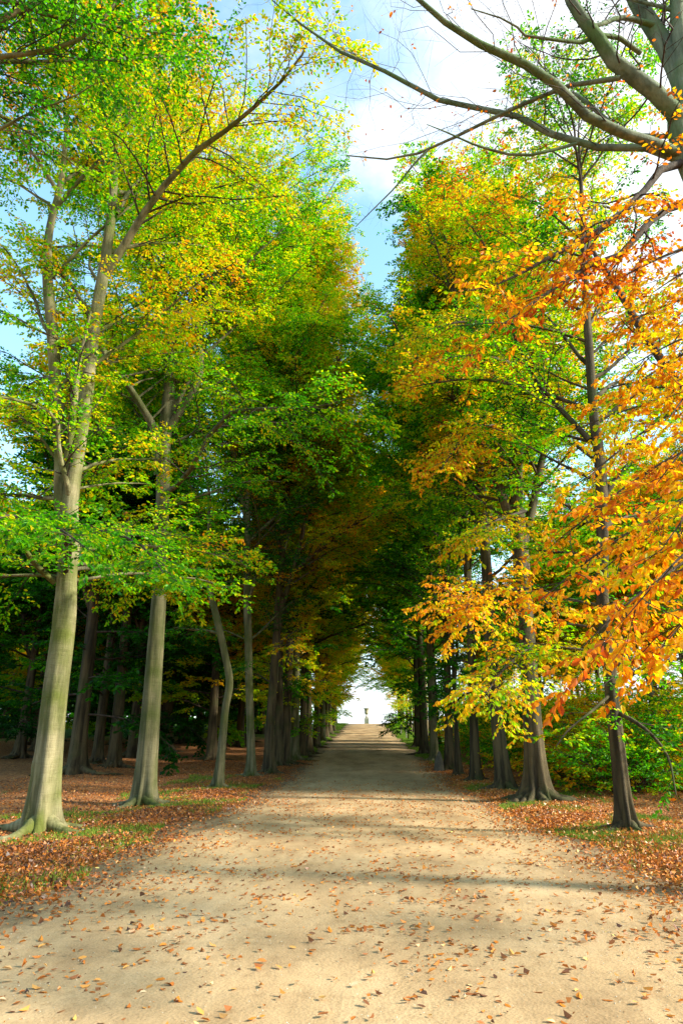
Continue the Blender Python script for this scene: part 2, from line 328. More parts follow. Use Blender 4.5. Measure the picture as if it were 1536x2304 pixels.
def litter_mat():
    m, t = newmat('dead_leaf_surface'); Lk = t.links.new
    a = nn(t, 'ShaderNodeAttribute', attribute_name='tone')
    r = ramp(t, [(0, (.10, .045, .025)), (.2, (.25, .09, .03)), (.42, (.44, .135, .02)), (.62, (.62, .21, .025)), (.78, (.66, .36, .10)), (.88, (.55, .38, .27)), (1, (.72, .55, .16))]); Lk(a.outputs['Fac'], r.inputs[0])
    di = nn(t, 'ShaderNodeBsdfDiffuse'); tr = nn(t, 'ShaderNodeBsdfTranslucent'); gl = nn(t, 'ShaderNodeBsdfGlossy'); gl.inputs['Roughness'].default_value = .45
    Lk(r.outputs[0], di.inputs[0]); Lk(r.outputs[0], tr.inputs[0])
    m1 = nn(t, 'ShaderNodeMixShader'); m1.inputs[0].default_value = .2; m2 = nn(t, 'ShaderNodeMixShader'); m2.inputs[0].default_value = .04
    Lk(di.outputs[0], m1.inputs[1]); Lk(tr.outputs[0], m1.inputs[2]); Lk(m1.outputs[0], m2.inputs[1]); Lk(gl.outputs[0], m2.inputs[2])
    o = nn(t, 'ShaderNodeOutputMaterial'); Lk(m2.outputs[0], o.inputs[0]); return m
def stone_mat(name, c1, c2):
    m, t = newmat(name); Lk = t.links.new
    tc = nn(t, 'ShaderNodeTexCoord'); n = nn(t, 'ShaderNodeTexNoise'); n.inputs['Scale'].default_value = 4; n.inputs['Detail'].default_value = 9; n.inputs['Roughness'].default_value = .7; Lk(tc.outputs['Object'], n.inputs[0])
    r = ramp(t, [(.35, c1), (.65, c2)]); Lk(n.outputs[0], r.inputs[0])
    bu = nn(t, 'ShaderNodeBump'); bu.inputs['Strength'].default_value = .5; bu.inputs['Distance'].default_value = .02; Lk(n.outputs[0], bu.inputs['Height'])
    p = nn(t, 'ShaderNodeBsdfPrincipled'); p.inputs['Roughness'].default_value = .9; Lk(r.outputs[0], p.inputs['Base Color']); Lk(bu.outputs[0], p.inputs['Normal'])
    o = nn(t, 'ShaderNodeOutputMaterial'); Lk(p.outputs[0], o.inputs[0]); return m

# ------------------------------------------------------------------ ground and path
def grid(xs, ys, zf, name, mat):
    X, Y = np.meshgrid(xs, ys); Z = zf(X, Y); V = np.stack([X, Y, Z], -1).reshape(-1, 3)
    i = np.arange(len(xs) * len(ys)).reshape(len(ys), len(xs))
    q = np.stack([i[:-1, :-1], i[:-1, 1:], i[1:, 1:], i[1:, :-1]], -1).reshape(-1, 4)
    return mesh(name, V, q, mat=mat)
xs = np.concatenate([-np.geomspace(2500, 15, 46), np.arange(-14.8, 14.9, .2), np.geomspace(15, 2500, 46)])
ys = np.concatenate([[-2500, -800, -250, -80, -30, -14], np.arange(-8, 60, .3), np.arange(60, 190, .8), np.geomspace(190, 4000, 50)])
props(grid(xs, ys, gz, 'ground', ground_mat()), kind='structure')
ys2 = np.concatenate([np.arange(-8, 60, .25), np.arange(60, 161, .8)])
u = np.linspace(-1, 1, 41)
Yp = np.repeat(ys2[:, None], 41, 1); Xp = np.where(u < 0, u * hw(Yp, -1), u * hw(Yp, 1))
Zp = pz(Yp) + 0.012 * np.sin(Xp * 2.1 + Yp * .4) * np.sin(Yp * .9) * (1 - np.abs(u)) + 0.03 * (1 - u ** 2) - 0.006 + 0.002
Zp = Zp - sstep(.93, 1, np.abs(u)) * .03
i = np.arange(Yp.size).reshape(Yp.shape)
props(mesh('path', np.stack([Xp, Yp, Zp], -1).reshape(-1, 3), np.stack([i[:-1, :-1], i[:-1, 1:], i[1:, 1:], i[1:, :-1]], -1).reshape(-1, 4), mat=path_mat()), kind='structure')
def surf(x, y):
    e = np.where(x < 0, -x - hw(y, -1), x - hw(y, 1))
    return np.where(e < -.02, pz(y) + 0.03 * (1 - np.clip(np.abs(x) / 4.1, 0, 1) ** 2) + .002, np.maximum(gz(x, y), pz(y) - .03))

# ------------------------------------------------------------------ tree builder
def trunk_geo(pts, rad, rng, S=36, flare=1.0, roots=7, base=None, long_roots=0):
    """pts (n,3), rad (n) of one stem; flare > 0 gives a rooted foot"""
    Ln = np.linalg.norm(np.diff(pts, axis=0), axis=1).sum()
    K = max(16, int(Ln / .22))
    Q = spline(np.column_stack([pts, rad]), K)
    if flare:      # finer rings at the foot
        uu = np.concatenate([np.linspace(0, .10, 22)[:-1], np.linspace(.10, 1, K)])
        Q = np.stack([np.interp(uu, np.linspace(0, 1, K), Q[:, c]) for c in range(4)], 1); K = len(Q)
    P = Q[None, :, :3]; R = np.maximum(Q[None, :, 3], .004)
    th = np.arange(S) * 2 * np.pi / S
    h = np.concatenate([[0], np.cumsum(np.linalg.norm(np.diff(Q[:, :3], axis=0), axis=1))])[:, None]
    mod = 1 + .035 * np.sin(2 * th + h * .35 + rng.random() * 6) + .03 * np.sin(3 * th - h * .5 + rng.random() * 6) + .02 * np.sin(5 * th + h * 1.1 + rng.random() * 6)
    mod += rng.normal(0, .0012, mod.shape) - .10
    for _ in range(int(3 + h[-1, 0] * .9)):
        hk, tk, ak, wk = rng.uniform(.8, max(1.0, h[-1, 0] * .8)), rng.uniform(0, 6.283), rng.uniform(-.05, .10), rng.uniform(.05, .16)
        dth_ = np.angle(np.exp(1j * (th - tk)))
        mod += ak * np.exp(-((h - hk) / wk) ** 2 - (dth_ / .30) ** 2)
    if flare:
        ph = rng.random() * 6; wob = .5 * np.sin(th * 2 + ph) + .3 * np.sin(3 * th + ph * 2)
        lobe = (.5 + .5 * np.cos(roots * th + wob * 2)) ** 1.6
        amp = .7 + .5 * np.sin(th + ph)
        f1 = np.exp(-h / .22); f2 = np.exp(-h / .75)
        mod += flare * (f1 * (.02 + 1.25 * lobe ** 1.3 * amp) + f2 * (.0 + .62 * lobe) )
        mod += .06 * np.exp(-h / 3.5) * np.cos(roots * th + wob * 2) - .02
    V, q = tubes(P, R, S, mod[None])
    parts = [(V, q)]
    if long_roots:
        B = long_roots; az = np.arange(B) * 2 * np.pi / B + rng.uniform(-.3, .3, B)
        r0 = rad[0]; Kp = 12
        for a in az:
            Lr = rng.uniform(1.6, 3.4) * r0 + .5
            s = np.linspace(0, 1, Kp); ang = a + np.cumsum(rng.normal(0, .09, Kp))
            x = pts[0, 0] + np.cos(ang) * (r0 * .6 + s * Lr); y = pts[0, 1] + np.sin(ang) * (r0 * .6 + s * Lr)
            rr = r0 * (.40 * (1 - s) ** 1.1 + .05)
            gx, gy = (x + base[0], y + base[1]) if base is not None else (x, y)
            z = (gz(gx, gy) - (base[2] if base is not None else 0)) + rr * .35 + .55 * r0 * np.exp(-s * 6) - .03 * s
            parts.append(tubes(np.stack([x, y, z], -1)[None], rr[None] * (1 + .12 * np.sin(s * 17))[None], 9))
    return merge(parts)

def foliage_levels(P1, R1, T1, rng, lod, spread=1.0, droop2=-.10, roll=.35, dens=1.0, tsd=.07):
    """from level-1 limbs to level 2 and level 3 shoots"""
    plen = np.linalg.norm(np.diff(P1, axis=1), axis=2).sum(1)
    n2 = np.maximum(3, (plen / (.27 if lod == 0 else .34) * dens).astype(int))
    P2, R2, T2 = grow(P1, R1, T1, n2, .16, 1.0, lambda t, l: np.clip(l * .44 * (1.12 - .75 * t) * spread, .6, 2.8), (.85), roll, 6, droop2, .15, .32, .006, rng, tsd)
    l2 = np.linalg.norm(np.diff(P2, axis=1), axis=2).sum(1)
    n3 = np.maximum(2, (l2 / (.15 if lod == 0 else .20)).astype(int))
    P3, R3, T3 = grow(P2, R2, T2, n3, .12, 1.0, lambda t, l: np.clip(.22 + l * .28 * (1.1 - t), .2, .8), .8, .3, 3, -.10, .08, .45, .003, rng, .03)
    return (P2, R2, T2), (P3, R3, T3)

def limb_from_px(pts):
    """list of (px, py, D, width_px) -> world points and radii"""
    W = []
    for px, py, D, wd in pts:
        p = at(px, py, D); dist = np.dot(p - [0, 0, EYE], FW); W.append([*p, wd / 2 * dist / FPX])
    return np.array(W)

def make_tree(name, label, group, base, stems, limbs, rng, barkm, lod=0, H=25, z_lo=5.0, n1=34, Lmax=6.5,
              tone=.3, tone_top=.25, tsd=.09, lsize=.085, nleaf=9, leafm=None, spread=1.0, dens=1.0, asym=(1, 1),
              roots=7, long_roots=5, roll=.35, S=34, bare=0.0, elev=(8, 62), limb_tone=None, limb_nleaf=None, flare=1.0, hang=0.0, cat='beech tree', fine_twigs=False, open_front=0.0, lead_scale=1.0, prof_y=(.80, .97, 1.0, .86, .50), clip='auto'):
    """stems: list of (n,4) world arrays [x,y,z,r] - the first one is rooted. limbs: list of (n,4)."""
    root = empty(name, tuple(base), label, cat, group)
    b = np.asarray(base, float)
    if isinstance(clip, str): clip = (-math.copysign(1, b[0]), abs(b[0]) - 3.0, 7.5) if 3 < abs(b[0]) < 8 else None
    parts = []
    for k, s in enumerate(stems):
        s = s.copy(); s[:, :3] -= b
        if k == 0: s[0, 2] = min(s[0, 2], -.12)
        parts.append(trunk_geo(s[:, :3], s[:, 3], rng, S if k == 0 else max(12, S // 2), flare if k == 0 else 0, roots, b, long_roots if k == 0 else 0))
    V, q = merge(parts); mesh('trunk', V, q, mat=barkm, parent=root)
    # level 1
    K1 = 10
    P1s, R1s, T1s = [], [], []
    if n1:
        ss = [spline(s, 60) for s in stems]
        for k, s in enumerate(ss):
            zz = s[:, 2] - b[2]; nk = max(3, int(n1 * 1.25 * (1.0 if len(ss) == 1 else (.62 if k else .3) )))
            lo = max(z_lo, zz[0] + (.5 if k else 0)); hi = zz[-1]
            if hi <= lo: continue
            hq = lo + (hi - lo) * (np.arange(nk) + rng.random(nk)) / nk
            ii = np.searchsorted(zz, hq).clip(1, len(zz) - 1)
            pos = s[ii, :3] - b; rad = s[ii, 3]
            az = np.arange(nk) * 2.39996 + rng.normal(0, .35, nk) + rng.random() * 6
            fr = np.clip((hq - z_lo) / (H - z_lo), 0, 1)
            el = np.radians(elev[0] + 14 + (elev[1] - elev[0]) * fr ** .6 + rng.normal(0, 7, nk))
            prof = np.interp(fr, [0, .15, .45, .75, 1], prof_y)
            ax = np.where(np.cos(az) > 0, asym[1], asym[0]) * np.abs(np.cos(az)) + .82 * (1 - np.abs(np.cos(az)))
            Ln = Lmax * prof * ax * rng.uniform(.52, 1.15, nk)
            Ln = Ln * (lead_scale if k else 1.0)
            if open_front:
                kp = ~((np.sin(az) < -.1) & (fr < open_front)); az, el, Ln, pos, rad, fr = az[kp], el[kp], Ln[kp], pos[kp], rad[kp], fr[kp]
            d = np.stack([np.cos(az) * np.cos(el), np.sin(az) * np.cos(el), np.sin(el)], -1)
            P = walk(pos, d, Ln, K1, -.10, .08, rng)
            if clip is not None:
                sg = clip[0]; x0 = sg * P[:, :1, 0]; lim_ = clip[1]; mxx = (sg * P[:, :, 0]).max(axis=1, keepdims=True)
                low = (P[:, :, 2].min(axis=1, keepdims=True) < clip[2]) & (mxx > lim_)
                fc = np.where(low, np.clip((lim_ - x0) / np.maximum(mxx - x0, .01), .25, 1), 1.0)[:, :, None]
                P = P[:, :1] + (P - P[:, :1]) * fc; Ln = Ln * fc[:, 0, 0]
            r = np.minimum(rad * .62, .010 + Ln * .0095)
            P1s.append(P); R1s.append(r[:, None] * np.linspace(1, .22, K1)[None])
            T1s.append(tone + tone_top * fr + rng.normal(0, tsd, len(fr)))
    nauto = sum(len(p) for p in P1s)
    for lm in limbs:
        q_ = spline(lm, K1); P1s.append((q_[:, :3] - b)[None]); R1s.append(q_[None, :, 3])
        fr = np.clip((q_[:, 2].mean() - b[2] - z_lo) / (H - z_lo), 0, 1)
        T1s.append(np.array([(tone if limb_tone is None else limb_tone) + tone_top * fr]))
    P1 = np.concatenate(P1s); R1 = np.concatenate(R1s); T1 = np.concatenate(T1s)
    (P2, R2, T2), (P3, R3, T3) = foliage_levels(P1, R1, T1, rng, lod, spread, dens=dens, roll=roll, tsd=tsd * .8)
    if fine_twigs:
        R2 = R2 * .42; R3 = R3 * .42
        P2[:, 1:-1] += rng.normal(0, .05, P2[:, 1:-1].shape)
    V, q = tubes(P1, R1, 9 if lod == 0 else 6); mesh('limbs', V, q, mat=barkm if lod == 0 else TWIG, parent=root)
    bp = [tubes(P2, R2, 5 if lod == 0 else 4)]
    if lod < 2: bp.append(tubes(P3, R3, 3))
    V, q = merge(bp); mesh('twigs', V, q, mat=TWIG, parent=root)
    if bare > 0:
        keep = rng.random(len(P3)) > bare; P3, T3 = P3[keep], T3[keep]
    V, q, tn = leaves(P3, T3, nleaf, lsize, rng, hexa=(lod == 0), hang=hang)
    mesh('foliage', V, q, tone=tn, mat=leafm or leafmat(), parent=root, smooth=False)
    return root, nauto

def auto_stem(base, H, r0, rng, lean=(0, 0), wob=.25):
    n = 9; s = np.linspace(0, 1, n)
    x = base[0] + lean[0] * s * H + np.cumsum(rng.normal(0, wob, n)) * .5 * s
    y = base[1] + lean[1] * s * H + np.cumsum(rng.normal(0, wob, n)) * .5 * s
    return np.stack([x, y, base[2] + s * H, r0 * (1 - s) ** .75 * (1 - .05 * s) + .015], -1)
def leaders(stem, base, rng, n=3, lo=.34, hi=.62, spread=3.0):
    L_ = [stem]; Q = spline(stem, 40); a0 = rng.random() * 6
    for k in range(n):
        i = int(40 * (lo + (hi - lo) * (k + rng.random() * .7) / n)); p = Q[i]; top = Q[-1, 2] * rng.uniform(.86, 1.0) + (1 - .93) * base[2]
        az = a0 + k * 6.283 / n + rng.normal(0, .3); m = 6; t = np.linspace(0, 1, m)
        out = spread * rng.uniform(.7, 1.2) * t ** .8
        W = np.stack([p[0] + (Q[np.minimum(39, (i + t * (39 - i)).astype(int)), 0] - p[0]) + np.cos(az) * out, p[1] + (Q[np.minimum(39, (i + t * (39 - i)).astype(int)), 1] - p[1]) + np.sin(az) * out,
                      p[2] + (top - p[2]) * t ** 1.05, p[3] * .62 * (1 - t) ** .8 + .012], -1)
        W[1:, :2] += rng.normal(0, .12, (m - 1, 2)); L_.append(W)
    return L_
def stem_px(pts, D, top=None):
    W = limb_from_px([(p[0], p[1], D + (p[3] if len(p) > 3 else 0), p[2]) for p in pts])
    return W
#TREES
rng = np.random.default_rng(11)
LG, RG = 'beech trees lining the left side of the path', 'beech trees lining the right side of the path'
M_MIX = leafmat(0, 1); M_GREEN = leafmat(-.10, .9); M_ORANGE = leafmat(.30, .8); M_DGREEN = leafmat(-.16, .8); M_RUST = leafmat(.42, .7)

def S(pts, D, b=None):
    W = stem_px(pts, D)
    if b is not None: W[0, :3] = b
    return W
# ---- left row, nearest visible: the forked pale beech
b = base_at(88, 1872); D = b[1]
st = [S([(88, 1872, 84), (108, 1720, 74), (126, 1560, 70), (146, 1400, 66), (152, 1290, 58), (160, 1190, 62)], D, b),
      S([(158, 1215, 50), (160, 1120, 50), (176, 1010, 44), (196, 880, 40), (212, 740, 36), (232, 620, 32), (252, 470, 25), (262, 320, 17), (275, 190, 9), (285, 60, 4)], D),
      S([(152, 1230, 48), (140, 1130, 46), (138, 1000, 40), (126, 860, 34), (116, 720, 32), (108, 620, 28), (112, 520, 22), (140, 400, 17), (150, 280, 10), (158, 150, 4)], D + .1)]
lm = [S([(150, 1060, 24), (162, 960, 22, -.2), (172, 870, 16, -.4), (178, 820, 12, -.5), (205, 700, 6, -.7)], D),
      S([(238, 620, 26), (300, 520, 22, -.3), (345, 450, 20, -.6), (430, 350, 17, -1.2), (520, 285, 13, -1.8), (600, 215, 10, -2.4), (670, 140, 7, -3), (705, 60, 3, -3.4)], D),
      S([(125, 1310, 20), (90, 1280, 17, -.3), (62, 1245, 14, -.8), (38, 1205, 10, -1.4), (-30, 1190, 7, -2.0)], D),
      S([(160, 1130, 20), (150, 1080, 15, -.4), (134, 1020, 13, -.6), (126, 940, 11, -.8), (60, 905, 9, -1.5), (-20, 890, 6, -2.2)], D),
      S([(215, 760, 14), (196, 700, 12, .2), (160, 640, 10, .5), (120, 590, 8, .8), (60, 560, 5, 1.4)], D),
      S([(262, 480, 14), (300, 420, 11, .4), (350, 370, 9, .7), (400, 280, 6, 1.0), (420, 200, 3, 1.2)], D)]
lm_low = [S([(150, 1270, 15), (170, 1200, 11, -1.5), (220, 1195, 8, -3.0), (300, 1215, 6, -4.2), (350, 1262, 4, -4.9), (372, 1300, 2, -5.2)], D),
          S([(150, 1250, 14), (110, 1190, 10, -2.0), (70, 1170, 8, -3.6), (20, 1160, 6, -5.0), (-40, 1180, 4, -6.0)], D),
          S([(150, 1290, 12), (150, 1215, 9, -2.4), (130, 1190, 7, -4.0), (150, 1200, 5, -5.2), (190, 1230, 3, -6.0)], D)]
for q_ in st: q_[:, 3] *= .84
for q_ in lm: q_[:, 3] *= .78
T1, _ = make_tree('beech_tree', 'tall pale beech with its trunk split into two upright stems, nearest trunk at the left', LG, b, st, lm, rng, BARK_L,
          lod=0, H=26, z_lo=5.0, n1=44, open_front=.5, Lmax=6.2, tone=.42, tone_top=.20, tsd=.07, lsize=.10, nleaf=9, asym=(.9, 1.0), flare=.75, roots=6, long_roots=4, elev=(0, 60), limb_tone=.44, dens=1.1)
T1_low = lm_low
# ---- second left
b = base_at(322, 1815); D = b[1]
st = [S([(322, 1815, 58), (337, 1640, 54), (350, 1450, 48), (360, 1300, 43), (366, 1160, 40), (370, 1000, 38), (384, 850, 34), (382, 700, 30), (400, 560, 24), (405, 420, 15), (412, 260, 6)], D, b),
      S([(356, 1070, 22), (352, 980, 22, -.2), (322, 920, 20, -.5), (290, 870, 17, -.9), (240, 810, 12, -1.4), (228, 740, 7, -1.8)], D)]
st += leaders(st[0], b, rng, 3, .5, .75, 3.0)[1:]
lm = [S([(372, 960, 18), (420, 860, 14, .3), (470, 760, 12, .7), (530, 690, 9, 1.0), (560, 640, 5, 1.4)], D),
      S([(372, 1110, 12), (420, 1070, 11, -1.5), (500, 940, 10, -3.2), (600, 920, 8, -4.2), (700, 918, 5, -5.2), (790, 895, 3, -5.6)], D)]
for q_ in st: q_[:, 3] *= .86
T2, _ = make_tree('beech_tree', 'greenish straight beech trunk with mossy root toes, second from the left frame edge', LG, b, st, lm, rng, BARK_G,
          lod=0, H=26, z_lo=8.0, n1=44, open_front=.45, lead_scale=.75, Lmax=7.6, tone=.34, tone_top=.24, tsd=.07, lsize=.105, nleaf=9, asym=(.9, 1.05), flare=.8, roots=8, long_roots=6, elev=(0, 60))
# ---- third left: thin and leaning
b = base_at(491, 1773); D = b[1]
st = [S([(491, 1773, 22), (499, 1690, 20), (507, 1600, 19), (517, 1535, 20), (506, 1470, 18), (490, 1400, 19), (474, 1330, 15), (468, 1250, 12), (472, 1170, 10), (468, 1080, 6), (455, 960, 3)], D, b)]
lm = [S([(492, 1425, 9), (470, 1420, 7), (430, 1416, 5, -.3), (390, 1412, 3, -.6)], D)]
make_tree('beech_tree', 'slender beech leaning with a kink halfway up, between two thicker left-hand trunks', LG, b, st, lm, rng, BARK_G,
          lod=0, H=14, z_lo=7, n1=16, Lmax=2.6, tone=.22, tone_top=.2, lsize=.11, nleaf=9, roots=5, long_roots=4, elev=(0, 40), S=22)
# ---- fourth, fifth left
for px, py, wd, lab, tn, bk, tops in ((565, 1748, 23, 'grey-green beech trunk straight behind the kinked slender one', .22, BARK_G, ((560, 1500, 19), (556, 1300, 18), (560, 1100, 15), (575, 900, 13), (590, 720, 11), (600, 620, 8), (605, 520, 3))),
                          (607, 1740, 26, 'dark stout beech trunk with a thin stem close on its right side', .62, BARK_D, ((618, 1500, 22), (628, 1340, 19), (640, 1150, 16), (650, 950, 13), (662, 780, 10), (670, 690, 7), (675, 600, 3)))):
    b = base_at(px, py); D = b[1]
    st = [S([(px, py, wd), (px - 1, py - 90, wd * .85), *tops], D, b)]
    st = leaders(st[0], b, rng, 4, spread=3.2)
    make_tree('beech_tree', lab, LG, b, st, [], rng, bk, lead_scale=.6, lod=0, H=25, z_lo=4.0, n1=64, Lmax=8.0, tone=tn * .9, tone_top=.0 if tn > .5 else .3, lsize=.125, nleaf=8, roots=6, long_roots=4, elev=(-4, 58), S=24, asym=(.8, 1.4), prof_y=(.65, .8, 1.1, 1.05, .8))
# ---- right row
b = base_at(1413, 1868); D = b[1]
st = [S([(1413, 1868, 44), (1400, 1780, 38), (1384, 1640, 35), (1370, 1500, 32), (1355, 1350, 30), (1354, 1200, 29), (1350, 1060, 28), (1335, 940, 24), (1325, 800, 22), (1315, 640, 17), (1308, 450, 11), (1300, 300, 5)], D, b)]
lm = [S([(1360, 1110, 16), (1380, 1085, 13), (1400, 1062, 9, .3), (1440, 1020, 5, .6)], D),
      S([(1385, 1480, 12), (1410, 1520, 9, -.8), (1450, 1500, 7, -1.6), (1536, 1480, 5, -2.4)], D),
      S([(1385, 1600, 12), (1450, 1640, 8, -.6), (1500, 1700, 6, -1.2), (1520, 1790, 3, -1.6)], D),
      S([(1325, 990, 14), (1260, 920, 11, .3), (1200, 850, 9, .6), (1150, 740, 6, .9), (1130, 660, 3, 1.1)], D),
      S([(1375, 1560, 8), (1330, 1600, 6, -.5), (1280, 1640, 4, -1.0), (1250, 1680, 3, -1.3)], D)]
R1, _ = make_tree('beech_tree', 'slim dark beech standing alone in orange litter, nearest trunk at the right', RG, b, st, lm, rng, BARK_D,
          lod=0, H=25, z_lo=2.8, n1=56, Lmax=5.2, open_front=.6, tone=.36, tone_top=.20, tsd=.13, lsize=.095, nleaf=9, roots=5, long_roots=5, elev=(-8, 60), asym=(.85, 1.1), dens=.9)
b = base_at(1212, 1802); D = b[1]
st = [S([(1212, 1802, 58), (1202, 1700, 48), (1192, 1560, 44), (1182, 1400, 42), (1170, 1250, 42), (1160, 1100, 34), (1156, 960, 30), (1150, 800, 22), (1146, 640, 14), (1135, 480, 6)], D, b),
      S([(1172, 1240, 22), (1195, 1150, 20, .2), (1215, 1050, 17, .4), (1240, 950, 12, .6), (1262, 820, 7, .9)], D)]
st += leaders(st[0], b, rng, 3, .45, .7, 2.6)[1:]
lm = [S([(1150, 1000, 12), (1090, 950, 10, -.8), (1000, 880, 8, -1.6), (920, 780, 5, -2.4), (870, 700, 3, -3.0)], D)]
R2, _ = make_tree('beech_tree', 'thickest right-hand beech, brown fluted trunk on snaking exposed roots', RG, b, st, lm, rng, BARK_D,
          lod=0, H=25, z_lo=3.0, n1=40, open_front=.3, lead_scale=.75, Lmax=6.2, tone=.34, tone_top=.22, tsd=.13, lsize=.115, nleaf=8, roots=7, long_roots=9, elev=(-8, 60), asym=(1.08, .9), flare=1.2, leafm=leafmat(.06, 1))
right = [(1135, 1777, 38, ((1120, 1650, 33), (1106, 1480, 31), (1095, 1300, 26), (1082, 1100, 20), (1075, 900, 15), (1070, 720, 12), (1066, 560, 8), (1060, 420, 3)), .24, 'dark beech with a wide rooted foot, just left of the thickest right-hand trunk'),
         (1068, 1757, 26, ((1066, 1650, 23), (1062, 1500, 22), (1052, 1320, 19), (1045, 1100, 14), (1040, 900, 10), (1035, 760, 8), (1030, 600, 5), (1025, 480, 3)), .30, 'dark beech, fourth trunk from the right frame edge'),
         (1032, 1744, 16, ((1026, 1650, 12), (1020, 1520, 10), (1012, 1350, 8), (1005, 1150, 6), (1000, 1000, 3)), .2, 'thin ivy-dark beech beside the pointed marker stone'),
         (1010, 1732, 24, ((1008, 1600, 20), (1003, 1450, 18), (998, 1250, 14), (992, 1000, 8), (990, 860, 4)), .22, 'broad dark beech directly behind the pointed marker stone')]
for px, py, wd, tops, tn, lab in right:
    b = base_at(px, py); D = b[1]
    st = [S([(px, py, wd), *tops], D, b)]
    st = leaders(st[0], b, rng, 3, spread=2.4 if wd > 20 else 1.2)
    make_tree('beech_tree', lab, RG, b, st, [], rng, BARK_D, lead_scale=.6, lod=0 if wd > 25 else 1, H=23 if wd > 20 else 15, z_lo=2.4, n1=64 if wd > 20 else 20, Lmax=7.8 if wd > 20 else 3.6, tone=tn * .8, tone_top=.24, tsd=.10, lsize=.135, nleaf=8,
              roots=6, long_roots=5, elev=(-8, 58), S=24, asym=(1.4, .85), prof_y=(.65, .8, 1.1, 1.0, .6))
# ---- the big bare-topped beech off the right edge
b = np.array([5.95, 9.0, float(gz(5.95, 9.0))])
st = [np.array([[b[0], b[1], b[2], .33], [b[0] + .02, 9.0, 2.2, .29], [b[0], 9.0, 5, .27], [b[0] - .05, 9.0, 8, .25], *S([(1540, 330, 62), (1536, 230, 56), (1532, 120, 44), (1522, 10, 34), (1515, -160, 24), (1510, -340, 10)], 9.0)])]
lmR = [S([(1535, 350, 30), (1470, 322, 28, -.2), (1400, 300, 27, -.4), (1320, 262, 26, -.6), (1250, 190, 24, -.8), (1180, 145, 22, -1.0), (1080, 100, 19, -1.2), (1000, 50, 15, -1.4), (920, -20, 11, -1.6), (860, -90, 5, -1.7)], 9.0),
       S([(1540, 365, 22), (1470, 335, 20), (1390, 333, 19, .2), (1290, 326, 18, .4), (1220, 290, 17, .6), (1150, 258, 15, .8), (1000, 230, 13, 1.0), (900, 178, 11, 1.2), (800, 128, 9, 1.4), (740, 105, 7, 1.6), (660, 40, 5, 1.8), (600, -10, 3, 2.0)], 9.0),
       S([(1540, 290, 46), (1500, 235, 44, -.2), (1450, 190, 42, -.3), (1385, 145, 38, -.4), (1340, 80, 34, -.5), (1300, 30, 30, -.6), (1265, -40, 24, -.7), (1230, -160, 12, -.8)], 9.0),
       S([(1538, 200, 52), (1500, 110, 48, .2), (1460, 50, 44, .3), (1420, -20, 40, .4), (1380, -120, 24, .5), (1340, -240, 10, .6)], 9.0),
       S([(1395, 175, 14, -.4), (1330, 185, 13, -.2), (1270, 195, 12, 0), (1200, 225, 11, .2), (1140, 250, 10, .4), (1060, 290, 8, .6), (960, 338, 7, .9), (880, 358, 5, 1.1), (780, 350, 3, 1.4)], 9.0),
       S([(965, 335, 6, .9), (930, 370, 5, .9), (890, 420, 4, 1.0), (845, 465, 3, 1.1), (800, 510, 2, 1.2)], 9.0),
       S([(1540, 305, 13), (1450, 306, 12, .2), (1390, 290, 12, .4), (1330, 240, 11, .6), (1290, 210, 9, .8), (1240, 205, 5, 1.0)], 9.0),
       S([(1300, 322, 9, .4), (1180, 350, 8, .1), (1080, 330, 6, -.1), (1010, 300, 4, -.3), (960, 280, 2, -.5)], 9.0),
       S([(1440, 120, 13, 0), (1370, 75, 12, -.3), (1310, 95, 11, -.5), (1260, 90, 9, -.7), (1180, 80, 7, -.9), (1150, 50, 5, -1), (1060, 20, 3, -1.2)], 9.0),
       S([(1480, 60, 16, .2), (1400, 40, 13, 0), (1350, 55, 11, -.2), (1300, 60, 6, -.4)], 9.0)]
lmD = [S([(1545, 455, 20), (1490, 475, 18, -.3), (1440, 520, 16, -.5), (1400, 570, 14, -.7), (1320, 600, 12, -.8), (1260, 640, 9, -1.0), (1200, 680, 7, -1.2), (1130, 730, 3, -1.4)], 9.0),
       S([(1540, 365, 20), (1480, 385, 17, -.2), (1440, 440, 15, -.4), (1380, 490, 13, -.6), (1320, 535, 12, -.7), (1240, 575, 9, -.8), (1190, 605, 7, -.9), (1120, 640, 4, -1.0), (1050, 655, 2, -1.1)], 9.0),
       S([(1560, 900, 24), (1525, 865, 20, .3), (1480, 800, 18, .6), (1440, 740, 17, .8), (1400, 670, 15, 1.0), (1355, 600, 12, 1.2), (1330, 560, 8, 1.3)], 9.0)]
BARK_R = bark('mossy_beech_bark', (.19, .215, .13), (.085, .105, .06), (.085, .14, .035), .6)
for q_ in lmR: q_[:, 3] *= .86
make_tree('beech_tree', 'big mossy beech off the right edge whose long bare limbs arch over the path', RG, b, st, lmR, np.random.default_rng(5), BARK_R,
          lod=0, H=17, z_lo=13, n1=10, Lmax=3.2, tone=.96, tone_top=0, tsd=.03, lsize=.075, nleaf=3, bare=.93, roots=7, dens=.85, spread=.8, roll=1.1, hang=.3, fine_twigs=True)
